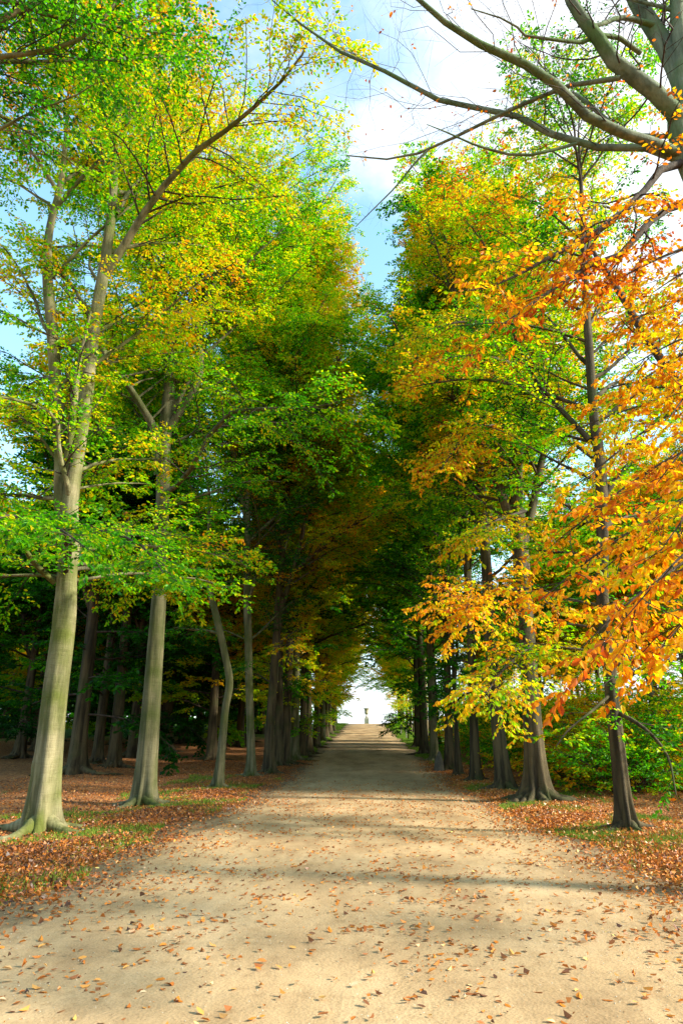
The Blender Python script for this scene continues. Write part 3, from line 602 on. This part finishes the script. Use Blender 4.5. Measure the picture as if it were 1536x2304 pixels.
# orange boughs of the same tree, hanging low: their own spray mesh under that tree
R0 = bpy.context.scene.objects.get('beech_tree.%03d' % 0) or None
R0 = [o for o in col.objects if o.get('label', '').startswith('big mossy beech off')][0]
def boughs(parent, limbs, rng, tone, lsize, nleaf, mat, tsd=.06, dens=1.2, spread=1.0, roll=.35, hang=.25, names=('boughs', 'bough_foliage')):
    bb = np.array(parent.location)
    P1 = np.stack([spline(l, 10)[:, :3] - bb for l in limbs]); R1 = np.stack([spline(l, 10)[:, 3] for l in limbs])
    T1 = np.array([tone + rng.normal(0, .05) for _ in limbs])
    (P2, R2, T2), (P3, R3, T3) = foliage_levels(P1, R1, T1, rng, 0, spread, dens=dens, roll=roll, tsd=tsd, droop2=-.16)
    V, q = merge([tubes(P1, R1, 8), tubes(P2, R2, 5), tubes(P3, R3, 3)]); mesh(names[0], V, q, mat=TWIG, parent=parent)
    V, q, tn = leaves(P3, T3, nleaf, lsize, rng, True, up=.55, tsd=.09, hang=hang); mesh(names[1], V, q, tone=tn, mat=mat, parent=parent, smooth=False)
r5 = np.random.default_rng(8)
boughs(T1, T1_low, r5, .43, .085, 10, leafmat(0, 1), dens=1.0, spread=.50, roll=.16, hang=.1, names=('low_boughs', 'low_foliage'))
boughs(R0, lmD, r5, .79, .085, 10, leafmat(0, 1), dens=1.1, roll=.6, spread=.6)
lowL = []
for (x0, y0_, D0), (x1, y1_, D1), sag in (((1640, 880, 7.6), (1230, 1120, 6.4), -30), ((1640, 1000, 7.2), (1180, 1250, 6.6), -40), ((1660, 1120, 6.6), (1130, 1390, 6.0), -50), ((1660, 1240, 6.2), (1220, 1500, 5.6), -50),
                                 ((1660, 1180, 5.4), (1330, 1420, 4.6), -40), ((1640, 780, 8.2), (1290, 950, 7.6), -30), ((1640, 680, 8.4), (1300, 780, 8.0), -20), ((1620, 950, 5.4), (1390, 1130, 4.8), -30), ((1620, 1330, 5.2), (1400, 1500, 4.9), -20),
                                 ((1620, 560, 8.8), (1250, 700, 8.4), -20), ((1640, 1060, 5.2), (1400, 1280, 4.6), -30), ((1600, 820, 6.4), (1420, 980, 5.8), -20), ((1640, 600, 7.2), (1380, 700, 7.0), -20), ((1640, 760, 6.2), (1340, 860, 6.0), -20), ((1640, 1130, 7.4), (1260, 1330, 7.0), -30),
                                 ((1640, 930, 8.4), (1200, 1010, 8.2), -30), ((1640, 1250, 7.6), (1300, 1440, 7.0), -30), ((1660, 1060, 6.0), (1440, 1180, 5.6), -20), ((1660, 870, 7.0), (1430, 900, 6.6), -20), ((1660, 1380, 6.4), (1440, 1520, 6.0), -20), ((1660, 700, 7.6), (1450, 760, 7.2), -20)):
    pts = []
    for t in np.linspace(0, 1, 5):
        pts.append((x0 + 60 + (x1 - x0 + 25) * t, y0_ - 40 + (y1_ - y0_) * t + sag * math.sin(math.pi * t), D0 + (D1 - D0) * t, 8.5 * (1 - t) + 2.0))
    lowL.append(limb_from_px(pts))
boughs(R0, lowL, r5, .715, .066, 15, leafmat(0, 1), dens=1.4, spread=.62, names=('hanging_boughs', 'hanging_foliage'))
sb = []  # off-frame sun-side boughs, added to break the trunk's shadow band into dapple
for k in range(9):
    zz = 4.2 + k * .95; a_ = math.radians(-60 + (k * 67) % 130); t = np.linspace(0, 1, 6)[:, None]
    p0 = np.array([5.95, 9.0, zz * .7 + .8]); dd = np.array([math.cos(a_), math.sin(a_), .35])
    sb.append(np.hstack([p0 + dd * t * (4.6 - .15 * k) + np.array([0, 0, -.9]) * t ** 2, .05 * (1 - t) + .012]))
boughs(R0, sb, r5, .74, .09, 8, leafmat(0, 1), dens=.7, names=('added_shade_boughs', 'added_shade_foliage'))
# yellow hanging sprays of the second and third right trees
yl = [S([(1180, 1150, 8, -.5), (1120, 1170, 7, -3), (1080, 1190, 5, -4.4), (1050, 1215, 2, -5)], 21), S([(1190, 1320, 8, -.5), (1130, 1330, 6, -4), (1080, 1350, 4, -6), (1030, 1385, 2, -7)], 21),
      S([(1200, 1450, 8, -.5), (1160, 1480, 6, -4), (1120, 1520, 4, -6), (1095, 1560, 2, -7)], 21), S([(1150, 960, 8, -.5), (1080, 960, 6, -3), (1030, 1000, 4, -4), (990, 1060, 2, -5)], 21),
      S([(1190, 700, 8, 0), (1100, 720, 6, -2), (1000, 730, 4, -3), (920, 770, 2, -4)], 21), S([(1160, 820, 8, 0), (1080, 800, 6, -2), (990, 810, 4, -3), (940, 850, 2, -4)], 21)]
boughs(R2, yl, r5, .66, .10, 8, leafmat(0, 1), dens=1.3, spread=.7, names=('yellow_boughs', 'yellow_foliage'), hang=.35)
# ---- the beech off the left edge, only its boughs come into view
b = np.array([-7.3, 8.6, float(gz(-7.3, 8.6))])
st = [auto_stem(b, 24, .45, rng, (.01, 0), .1)]
lmL = [S([(-260, 330, 26), (-120, 190, 18), (0, 128, 12), (90, 118, 11), (180, 88, 9), (240, 35, 7), (275, -20, 4)], 8.8), S([(-260, 250, 30), (-80, 90, 20), (0, 45, 17), (60, 18, 14), (110, -15, 9)], 8.8),
       S([(-260, 420, 20), (-60, 160, 10), (40, 140, 8, .4), (200, 135, 6, .9), (330, 130, 4, 1.5), (430, 120, 2, 2.0)], 8.8), S([(-200, 60, 20), (0, 0, 12), (120, 40, 8), (260, 60, 6, .4), (400, 80, 3, .8)], 8.8)]
make_tree('beech_tree', 'pale-limbed beech off the left edge with leafy boughs across the top left corner', LG, b, st, lmL, rng, BARK_L, lod=0, H=24, z_lo=9.5, n1=18, Lmax=4.2, tone=.22, tone_top=.12, lsize=.085, nleaf=8, roots=7,
          elev=(10, 60), leafm=leafmat(0, 1), limb_tone=.22, roll=.5)

# ------------------------------------------------------------------ row trees further on: prototypes, then copies
far_proto = []
def proto(seed, H, z_lo, Lmax, bk, tone, tone_top, n1=56, lsize=.19, nleaf=8, r0=.36, tsd=.10, elev=(-6, 58), asym=(.8, 1.45), prof_y=(.62, .80, 1.12, 1.05, .6)):
    r = np.random.default_rng(seed)
    bs = np.array([0., 0., 0.]); st = leaders(auto_stem(bs, H, r0, r, (r.normal(0, .012), 0), .22), bs, r, 4)
    # local foot, so build on a flat origin
    global gz
    keep, gz_ = gz, (lambda x, y: np.zeros_like(np.asarray(x, float)))
    gz = gz_
    t, _ = make_tree('beech_tree', 'x', None, bs, st, [], r, bk, lod=1, H=H, z_lo=z_lo, n1=n1, Lmax=Lmax, tone=tone, tone_top=tone_top, tsd=tsd, lsize=lsize, nleaf=nleaf, roots=6, long_roots=4, elev=elev, S=20, lead_scale=.6, asym=asym, prof_y=prof_y, clip=(1, 2.7, 8.0))
    gz = keep
    return t
def put(src, first, loc, rz, s, label, group, mat=None, name=None, sx=1.0):
    if first: r = src
    else:
        r = src.copy(); col.objects.link(r)
        for ch in list(src.children):
            c = ch.copy(); col.objects.link(c); c.parent = r
    r.location = loc; r.rotation_euler = (0, 0, rz); r.scale = (s * sx, s * sx, s)
    if name: r.name = name
    if mat:
        for ch in r.children:
            if ch.name.startswith('foliage'):
                ch.material_slots[0].link = 'OBJECT'; ch.material_slots[0].material = mat
    return props(r, label, 'beech tree', group)
PR = [proto(101, 25, 2.6, 7.8, BARK_D, .2, .3), proto(102, 26, 3.0, 8.2, BARK_D, .26, .3), proto(103, 24, 2.4, 7.6, BARK_G, .32, .2), proto(104, 26, 2.2, 8.0, BARK_D, .22, .3, tsd=.14)]
PR.append(proto(105, 18, 2.0, 7.4, BARK_D, .16, .2, n1=60, lsize=.21, asym=(1, 1), prof_y=(1, 1, 1, .8, .4), elev=(-26, 50)))
PR.append(proto(106, 17, 2.2, 7.0, BARK_D, .2, .2, n1=60, lsize=.21, asym=(1, 1), prof_y=(1, 1, 1, .8, .4), elev=(-24, 50)))
used = [False] * 6
def place(k, loc, rz, s, label, group, mat=None, name=None, sx=1.0):
    global used
    f = not used[k]; used[k] = True
    return put(PR[k], f, loc, rz, s, label, group, mat, name, sx)
left_px = [(626, 1724), (641, 1719), (661, 1711), (680, 1703), (694, 1696), (711, 1682), (724, 1668), (733, 1659), (742, 1651), (750, 1646)]
LB = [base_at(*p) for p in left_px]
yl_ = LB[-1][1]
while yl_ < 147:
    yl_ += 5.4 + rng.uniform(-.6, .6); x = -6.6 + rng.normal(0, .15); LB.append(np.array([x, yl_, float(gz(x, yl_))]))
right_px = [(978, 1713), (955, 1697), (940, 1682)]
RB = [base_at(*p) for p in right_px]
yr_ = RB[-1][1]
while yr_ < 147:
    yr_ += 5.6 + rng.uniform(-.6, .6); x = 6.5 + rng.normal(0, .15); RB.append(np.array([x, yr_, float(gz(x, yr_))]))
ORD = ['first', 'second', 'third', 'fourth', 'fifth', 'sixth', 'seventh', 'eighth', 'ninth', 'tenth', 'eleventh', 'twelfth', 'thirteenth', 'fourteenth', 'fifteenth', 'sixteenth', 'seventeenth', 'eighteenth', 'nineteenth', 'twentieth',
       'twenty-first', 'twenty-second', 'twenty-third', 'twenty-fourth', 'twenty-fifth', 'twenty-sixth', 'twenty-seventh', 'twenty-eighth', 'twenty-ninth', 'thirtieth', 'thirty-first', 'thirty-second']
print('LB', [(round(float(p[0]), 1), round(float(p[1]), 1)) for p in LB]); print('RB', [(round(float(p[0]), 1), round(float(p[1]), 1)) for p in RB])
mlook = {'rust': (leafmat(.38, .62), 'rust-brown foliage'), 'orange': (leafmat(.26, .8), 'orange-yellow foliage'), 'green': (leafmat(-.09, .82), 'deep green foliage'), 'lime': (leafmat(.27, .85), 'yellow-green foliage'), 'yellow': (leafmat(.24, .75), 'yellow foliage')}
lcol = ['rust', 'green', 'rust', 'orange', 'orange', 'orange', 'orange', 'lime', 'lime', 'lime', 'lime', 'lime', 'yellow', 'lime', 'lime', 'lime', 'yellow']
rcol = ['green', 'green', 'green', 'green', 'green', 'lime', 'lime', 'yellow', 'lime', 'orange', 'lime', 'yellow', 'lime', 'orange', 'lime', 'lime', 'yellow']
for k, p in enumerate(LB):
    c = lcol[min(k, len(lcol) - 1)]; far = p[1] > 62
    s = (.86 if k < 9 else .80) * rng.uniform(.93, 1.06)
    place(k % 4, tuple(p), rng.uniform(-.5, .5), s, 'beech with %s, %s trunk of the left row from the frame edge' % (mlook[c][1], ORD[k + 5]), LG, mlook[c][0], None, 1.0 if not far else 1.1)
for k, p in enumerate(RB):
    c = rcol[min(k, len(rcol) - 1)]; far = p[1] > 62
    s = (.9 if k < 6 else .80 if p[1] < 92 else .62) * rng.uniform(.93, 1.06)
    if p[1] > 92: c = ['lime', 'yellow', 'lime', 'orange'][k % 4]
    place((k + 2) % 4, tuple(p), math.pi + rng.uniform(-.5, .5), s, 'beech with %s, %s trunk of the right row from the frame edge' % (mlook[c][1], ORD[k + 6]), RG, mlook[c][0], None, 1.0 if not far else 1.08)
# ------------------------------------------------------------------ the wood behind the left row
WG = 'dark trees of the wood behind the left row'
wood = [((217, 1717), 1.0, 'dark woodland trunk seen just right of the forked pale beech'), ((256, 1727), 1.0, 'dark stout woodland trunk left of the second near trunk, standing on brown litter'),
        ((366, 1672), .8, 'dark woodland trunk edge right behind the second near trunk, at the lawn'), ((291, 1662), .6, 'small distant woodland trunk standing at the bright lawn edge')]
for k, (p, s, lab) in enumerate(wood):
    bp_ = base_at(*p); place(k % 4, tuple(bp_), rng.uniform(0, 6), s, lab, WG, mlook['green'][0], 'woodland_tree')
n = 0
for gy in np.arange(20, 128, 9.0):
    for gx in (-12.5, -17, -24, -33, -44, -56):
        x = gx + rng.uniform(-3, 3); y = gy + rng.uniform(-4, 4); n += 1
        if x > -10 or y < 27 or (x > -14 and y < 42) or (x / y < -.5 and y < 40): continue
        # keep sight lines of the named trunks fairly open
        if y > 62 and y < 100 and rng.random() < .15: continue
        place(4 + n % 2, (x, y, float(gz(x, y))), rng.uniform(0, 6), rng.uniform(.9, 1.2), 'dark green woodland tree deep in the shade behind the left row', WG, mlook[['green', 'green', 'green', 'rust'][n % 4]][0], 'woodland_tree', 1.1)
# trees behind the right row, sunlit
for k, (x, y, s, c) in enumerate(((15, 26, .55, 'yellow'), (17, 38, .6, 'lime'), (15.5, 52, .55, 'lime'), (19, 66, .6, 'lime'), (24, 46, .7, 'lime'), (27, 30, .7, 'yellow'), (11.5, 29, .5, 'lime'), (13.5, 33.5, .55, 'yellow'), (11.5, 37, .5, 'lime'), (14, 43, .55, 'lime'), (11.8, 48, .5, 'lime'), (13.5, 56, .55, 'green'), (11.5, 61, .5, 'lime'), (13, 67, .5, 'lime'), (12, 74, .5, 'lime'))):
    place(k % 4, (x, y, float(gz(x, y))), rng.uniform(0, 6), s, 'sunlit yellow-green tree in the open behind the right row', 'sunlit trees behind the right row', mlook[c][0], 'sunlit_tree', 1.0)

# ------------------------------------------------------------------ bushes behind the right row
def bush(seed, H=2.6):
    r = np.random.default_rng(seed); root = empty('bush', (0, 0, 0), 'x', 'bush')
    n = 26; az = r.uniform(0, 6.28, n); el = np.radians(r.uniform(20, 80, n))
    d = np.stack([np.cos(az) * np.cos(el), np.sin(az) * np.cos(el), np.sin(el)], -1)
    p = np.column_stack([r.normal(0, .3, n), r.normal(0, .3, n), np.zeros(n) - .05])
    P = walk(p, d, H * r.uniform(.7, 1.2, n), 8, -.12, .1, r); R = np.full((n, 1), .018) * np.linspace(1, .25, 8)
    (P2, R2, T2), (P3, R3, T3) = foliage_levels(P, R, np.full(n, .45) + r.normal(0, .1, n), r, 0)
    V, q = merge([tubes(P, R, 6), tubes(P2, R2, 4)]); mesh('stems', V, q, mat=TWIG, parent=root)
    V, q, tn = leaves(P3, T3, 7, .10, r, True); mesh('foliage', V, q, tone=tn, mat=leafmat(0, 1), parent=root, smooth=False)
    return root
BP = [bush(1), bush(2, 3.2)]; bu_used = [False, False]
BSP = [(10.6, 18.5, .8, 'yellow'), (13.5, 21, 1.1, 'lime'), (16.5, 25, 1.5, 'yellow')]
yb = 25.0
while yb < 74:
    BSP.append((9.3 + rng.uniform(-.5, .8), yb, rng.uniform(.95, 1.25), rng.choice(['green', 'lime', 'green', 'green'])))
    BSP.append((12.0 + rng.uniform(-.8, .8), yb + 1.5, rng.uniform(1.3, 1.8), rng.choice(['lime', 'green', 'green', 'lime'])))
    yb += 3.0 if yb < 70 else 6.0
for k, (x, y, s, c) in enumerate(BSP):
    f = not bu_used[k % 2]; bu_used[k % 2] = True
    o = put(BP[k % 2], f, (x, y, float(gz(x, y)) - .02), rng.uniform(0, 6), s, 'leafy green undergrowth bush behind the right row of trunks', 'undergrowth bushes behind the right row', mlook[c][0], 'bush')
    o['category'] = 'bush'
    if k < 3: o['label'] = ['low leafy bush just behind the slim nearest right-hand beech', 'green bush between the two nearest right-hand trunks, second from the camera', 'larger leafy bush at the right frame edge behind the nearest trunk'][k]

# ------------------------------------------------------------------ far wood closing the left and right distance
def wood_mass(name, label, pts, seed, mat, Hh):
    r = np.random.default_rng(seed); pts = np.asarray(pts, float); n = 9000
    seg = np.linalg.norm(np.diff(pts, axis=0), axis=1); cum = np.concatenate([[0], np.cumsum(seg)])
    u = r.uniform(0, cum[-1], n); x = np.interp(u, cum, pts[:, 0]); y = np.interp(u, cum, pts[:, 1])
    x += r.normal(0, 4, n); y += r.normal(0, 4, n)
    top = Hh * (.75 + .25 * np.sin(u * .35 + 1) * np.sin(u * .13)); z = gz(x, y) + top * r.random(n) ** .8
    M = n * 9; p = np.repeat(np.stack([x, y, z], -1), 9, 0) + r.normal(0, .8, (M, 3))
    a = nrm(r.normal(0, 1, (M, 3)) * [1, 1, .5]); nv = nrm(r.normal(0, .5, (M, 3)) + [0, 0, 1]); nv = nrm(nv - a * (nv * a).sum(1, keepdims=True)); wv = np.cross(nv, a)
    tn = np.clip(np.repeat(.3 + r.normal(0, .12, n), 9) + r.normal(0, .06, M), 0, 1)
    V, q, tn = leafgeo(p, a, nv, wv, np.full((M, 1), 1.1) * r.uniform(.6, 1.3, (M, 1)), tn, r, False)
    o = mesh(name, V, q, tone=tn, mat=mat, smooth=False); return props(o, label, 'distant wood', kind='stuff')
wood_mass('distant_wood', 'dark green wood closing the view beyond the lawn on the left', [(-20, 175), (-55, 140), (-85, 100), (-95, 50), (-80, 10)], 3, mlook['green'][0], 15)
wood_mass('distant_wood', 'sunlit green wood beyond the meadow on the right', [(24, 150), (45, 105), (58, 60), (55, 10)], 4, mlook['lime'][0], 9)

# ------------------------------------------------------------------ urn monument on the crest
def lathe(prof, S=32):
    prof = np.asarray(prof, float); th = np.arange(S) * 2 * np.pi / S
    V = np.stack([prof[:, :1] * np.cos(th), prof[:, :1] * np.sin(th), np.repeat(prof[:, 1:], S, 1)], -1); K = len(prof)
    i = np.arange(K * S).reshape(K, S); nx = np.roll(i, -1, 1)
    return V.reshape(-1, 3), np.stack([i[:-1], nx[:-1], nx[1:], i[1:]], -1).reshape(-1, 4)
def square_prof(prof):
    V, q = lathe([(r * math.sqrt(2), z) for r, z in prof], 4)
    c, s = math.cos(math.pi / 4), math.sin(math.pi / 4); V = np.stack([V[:, 0] * c - V[:, 1] * s, V[:, 0] * s + V[:, 1] * c, V[:, 2]], -1)
    return V, q
STONE = stone_mat('weathered_stone', (.16, .16, .11), (.34, .32, .24)); STONE2 = stone_mat('urn_stone', (.20, .17, .11), (.42, .35, .24))
U = empty('stone_urn', (0.05, 165, float(gz(0.05, 165)) - .05), 'tall stone urn on a square pedestal at the far end of the path', 'urn')
V, q = square_prof([(0, 0), (.62, 0), (.62, .35), (.57, .42), (.50, .50), (.50, 1.55), (.44, 1.75), (.40, 1.95), (.30, 2.0), (0, 2.0)]); mesh('pedestal', V, q, mat=STONE, parent=U, smooth=False)
V, q = lathe([(0, 2.0), (.30, 2.0), (.30, 2.08), (.20, 2.16), (.13, 2.35), (.13, 2.5), (.19, 2.62), (.24, 2.68)]); mesh('stem', V, q, mat=STONE2, parent=U)
V, q = lathe([(.0, 2.66), (.22, 2.66), (.38, 2.76), (.46, 2.9), (.47, 3.02), (.43, 3.1), (.45, 3.4), (.50, 3.72), (.60, 3.86), (.70, 3.93), (.70, 4.0), (.62, 4.0), (.50, 3.9), (.44, 3.6), (0, 3.5)]); mesh('bowl', V, q, mat=STONE2, parent=U)
# ------------------------------------------------------------------ pointed marker stone, small posts by the far right verge
b = base_at(987, 1737)
V, q = lathe([(0, -.1), (.30, -.1), (.30, .02), (.27, .2), (.22, .5), (.13, .85), (.05, 1.0), (0, 1.02)], 14)
V[:, 0] += .05 * V[:, 2]; V += np.random.default_rng(2).normal(0, .008, V.shape)
o = mesh('marker_stone', V, q, mat=stone_mat('dark_stone', (.05, .045, .035), (.12, .11, .08))); o.location = tuple(b); props(o, 'small dark pointed stone standing at the right verge in front of the trunks', 'marker stone')
for k, (px, py) in enumerate(((914, 1662), (902, 1652), (918, 1664))):
    b = base_at(px, py); h = 1.5 if k != 1 else 1.2
    V, q = square_prof([(0, -.1), (.07, -.1), (.07, h - .08), (.055, h), (0, h)]); V[:, 0] += .03 * k * V[:, 2]
    o = mesh('fence_post', V, q, mat=stone_mat('post_wood', (.22, .20, .16), (.45, .42, .36)) if k != 2 else BARK_D, smooth=False); o.location = tuple(b)
    props(o, ['pale thin post at the far right verge, nearer of the two pale ones', 'pale short post furthest up the right verge', 'dark thin post touching a pale one on the far right verge'][k], 'post', 'posts on the far right verge')

# ------------------------------------------------------------------ fallen leaves
LM = litter_mat(); r = np.random.default_rng(21)
def flat_leaves(x, y, size, r, name, label, tone_mu, tone_sd, hexa=True, tilt=.35, lift=.005, curl=.16, kind='stuff'):
    M = len(x); z = surf(x, y) + r.uniform(-.003, -.003 + lift, M); p = np.stack([x, y, z], -1)
    az = r.uniform(0, 6.283, M); nv = r.normal(0, tilt, (M, 3)); nv[:, 2] = 1; nv = nrm(nv)
    a = np.stack([np.cos(az), np.sin(az), np.zeros(M)], -1); a = nrm(a - nv * (a * nv).sum(1, keepdims=True)); wv = np.cross(nv, a)
    s = (size * r.uniform(.55, 1.25, M))[:, None]
    p[:, 2] += np.maximum(-a[:, 2], 0) * s[:, 0] * .9
    f = np.abs(r.normal(curl, curl, (M, 1))) * s * np.where(r.random((M, 1)) < .25, -1, 1); tz = np.abs(r.normal(.03, curl, (M, 1))) * s
    p[:, 2] += np.where(f[:, 0] < 0, -f[:, 0], 0)
    tn = np.clip(r.normal(tone_mu, tone_sd, M), 0, 1)
    if hexa:
        V = np.stack([p, p + a * s * .30 + wv * s * .25 + nv * f, p + a * s * .70 + wv * s * .22 + nv * f * 1.2, p + a * s + nv * tz,
                      p + a * s * .70 - wv * s * .22 + nv * f * .8, p + a * s * .30 - wv * s * .25 + nv * f], 1)
        b_ = (np.arange(M) * 6)[:, None]; q = np.vstack([b_ + [0, 1, 2, 3], b_ + [0, 3, 4, 5]]); k = 6
    else:
        V = np.stack([p, p + a * s * .5 + wv * s * .33 + nv * f, p + a * s + nv * tz, p + a * s * .5 - wv * s * .33 + nv * f], 1); q = (np.arange(M) * 4)[:, None] + np.arange(4); k = 4
    return props(mesh(name, V.reshape(-1, 3), q, tone=np.repeat(tn, k), mat=LM, smooth=False), label, 'leaf litter', kind=kind)
# on the path
ny = 5200
y = 2.4 + 30 * r.random(ny) ** 1.25; x = r.uniform(-4.3, 4.1, ny)
cx, cy_ = r.uniform(-3.8, 3.9, 420), 2.6 + 26 * r.random(420)
ci = r.integers(0, 420, 3000); x = np.concatenate([x, cx[ci] + r.normal(0, .16, 3000)]); y = np.concatenate([y, cy_[ci] + r.normal(0, .10, 3000)])
flat_leaves(x, y, .068, r, 'fallen_leaves', 'scattered brown and orange fallen leaves lying on the sandy path', .44, .20, tilt=.17, curl=.10)
kq = r.random(len(x)) < .10
flat_leaves(x[kq] + .05, y[kq] + .04, .052, r, 'curled_leaves', 'dry curled brown leaves among the flat ones on the sandy path', .5, .2, tilt=.3, curl=.28)
cr_ = r.integers(0, 420, 7000)
flat_leaves(cx[cr_] + r.normal(0, .35, 7000), cy_[cr_] + r.normal(0, .3, 7000), .022, r, 'leaf_crumbs', 'small broken leaf crumbs scattered over the sandy path', .35, .3, hexa=False, curl=.1, lift=.004)
# along the verges: dense
def verge(nL, side, mu, name, label):
    d = np.abs(r.exponential(2.4, nL)) ; dl = r.uniform(0, 12, nL); e = np.where(r.random(nL) < .42, r.normal(.75, .8, nL), np.where(r.random(nL) < .5, d, dl))
    y = 3 + 44 * r.random(nL) ** 1.35; x = np.where(side < 0, -hw(y, -1) - e, hw(y, 1) + e)
    ok = np.abs(x) < 17; x, y = x[ok], y[ok]
    # patchy: thin out over the grass patches
    pat = np.sin(x * 1.3 + 2) * np.sin(y * .9 + 1) + .5 * np.sin(x * 2.7 - y * 1.9)
    keep = r.random(len(x)) < np.where((pat > .62) & (np.abs(x) < 7), .3, 1.0); x, y = x[keep], y[keep]
    flat_leaves(x, y, .052 * (1 + .008 * y.mean()), r, name, label, mu, .22, tilt=.5, lift=.045, curl=.2)
verge(90000, -1, .29, 'leaf_litter', 'thick brown and gold leaf litter under the left row of trees')
verge(100000, 1, .44, 'leaf_litter', 'thick bright orange leaf litter under the right row of trees')

# ------------------------------------------------------------------ grass tufts on the verges
def grass_mat():
    m, t = newmat('grass_blades'); a = nn(t, 'ShaderNodeAttribute', attribute_name='tone')
    rp = ramp(t, [(0, (.05, .12, .015)), (.6, (.16, .28, .03)), (1, (.34, .36, .07))]); t.links.new(a.outputs['Fac'], rp.inputs[0])
    d = nn(t, 'ShaderNodeBsdfDiffuse'); tr = nn(t, 'ShaderNodeBsdfTranslucent'); t.links.new(rp.outputs[0], d.inputs[0]); t.links.new(rp.outputs[0], tr.inputs[0])
    m1 = nn(t, 'ShaderNodeMixShader'); m1.inputs[0].default_value = .35; t.links.new(d.outputs[0], m1.inputs[1]); t.links.new(tr.outputs[0], m1.inputs[2])
    o = nn(t, 'ShaderNodeOutputMaterial'); t.links.new(m1.outputs[0], o.inputs[0]); return m
def grass(n, side, y0_, y1_, emax, hgt, label, patch=True):
    y = y0_ + (y1_ - y0_) * r.random(n) ** 1.3; e = r.random(n) ** 1.3 * emax - .1
    x = np.where(side < 0, -hw(y, -1) - e, hw(y, 1) + e)
    if patch:
        pat = np.sin(x * 1.3 + 2) * np.sin(y * .9 + 1) + .5 * np.sin(x * 2.7 - y * 1.9); k = pat + r.normal(0, .3, n) > .25; x, y = x[k], y[k]
    M = len(x); z = surf(x, y) - .005; az = r.uniform(0, 6.283, M); h = hgt * r.uniform(.4, 1.2, M); ln = r.normal(0, .4, (M, 2)) * h[:, None]
    wd = .005 + .0003 * y; dx = np.cos(az) * wd; dy = np.sin(az) * wd
    V = np.stack([np.stack([x - dx, y - dy, z], -1), np.stack([x + dx, y + dy, z], -1), np.stack([x + ln[:, 0], y + ln[:, 1], z + h], -1)], 1)
    tr_ = (np.arange(M) * 3)[:, None] + np.arange(3)
    props(mesh('grass', V.reshape(-1, 3), None, tr_, tone=np.repeat(np.clip(r.normal(.5, .25, M), 0, 1), 3), mat=GM, smooth=False), label, 'grass', kind='stuff')
GM = grass_mat()
grass(70000, -1, 6, 34, 4.2, .10, 'thin grass tufts among the leaves on the left verge')
grass(60000, 1, 6, 30, 3.4, .10, 'thin bright grass tufts among the leaves on the right verge')
grass(60000, 1, 44, 150, 2.6, .12, 'sunlit mown grass strip on the far right verge', False)
grass(60000, -1, 50, 150, 2.6, .12, 'sunlit mown grass strip on the far left verge', False)
# pebbles
n = 5000; y = 2.4 + 9 * r.random(n) ** 1.3; x = r.uniform(-4.1, 4, n); x = np.where(r.random(n) < .4, r.normal(2.6, .6, n), x)
z = surf(x, y); s = r.uniform(.002, .007, n); oc = np.array([[1, 0, 0], [0, 1, 0], [-1, 0, 0], [0, -1, 0], [0, 0, .8]])
V = np.stack([x, y, z], -1)[:, None] + oc[None] * (s[:, None, None] * r.uniform(.7, 1.3, (n, 5, 3)))
tr_ = ((np.arange(n) * 5)[:, None, None] + np.array([[0, 1, 4], [1, 2, 4], [2, 3, 4], [3, 0, 4]])).reshape(-1, 3)
props(mesh('gravel', V.reshape(-1, 3), None, tr_, mat=stone_mat('gravel_stone', (.30, .24, .16), (.62, .52, .38)), smooth=False), 'fine loose pebbles on the sandy path', 'gravel', kind='stuff')
print('FACES', sum(len(m.polygons) for m in bpy.data.meshes))
for k in range(6):   # any prototype that was never placed
    if not used[k]:
        for ch in list(PR[k].children): bpy.data.objects.remove(ch)
        bpy.data.objects.remove(PR[k])
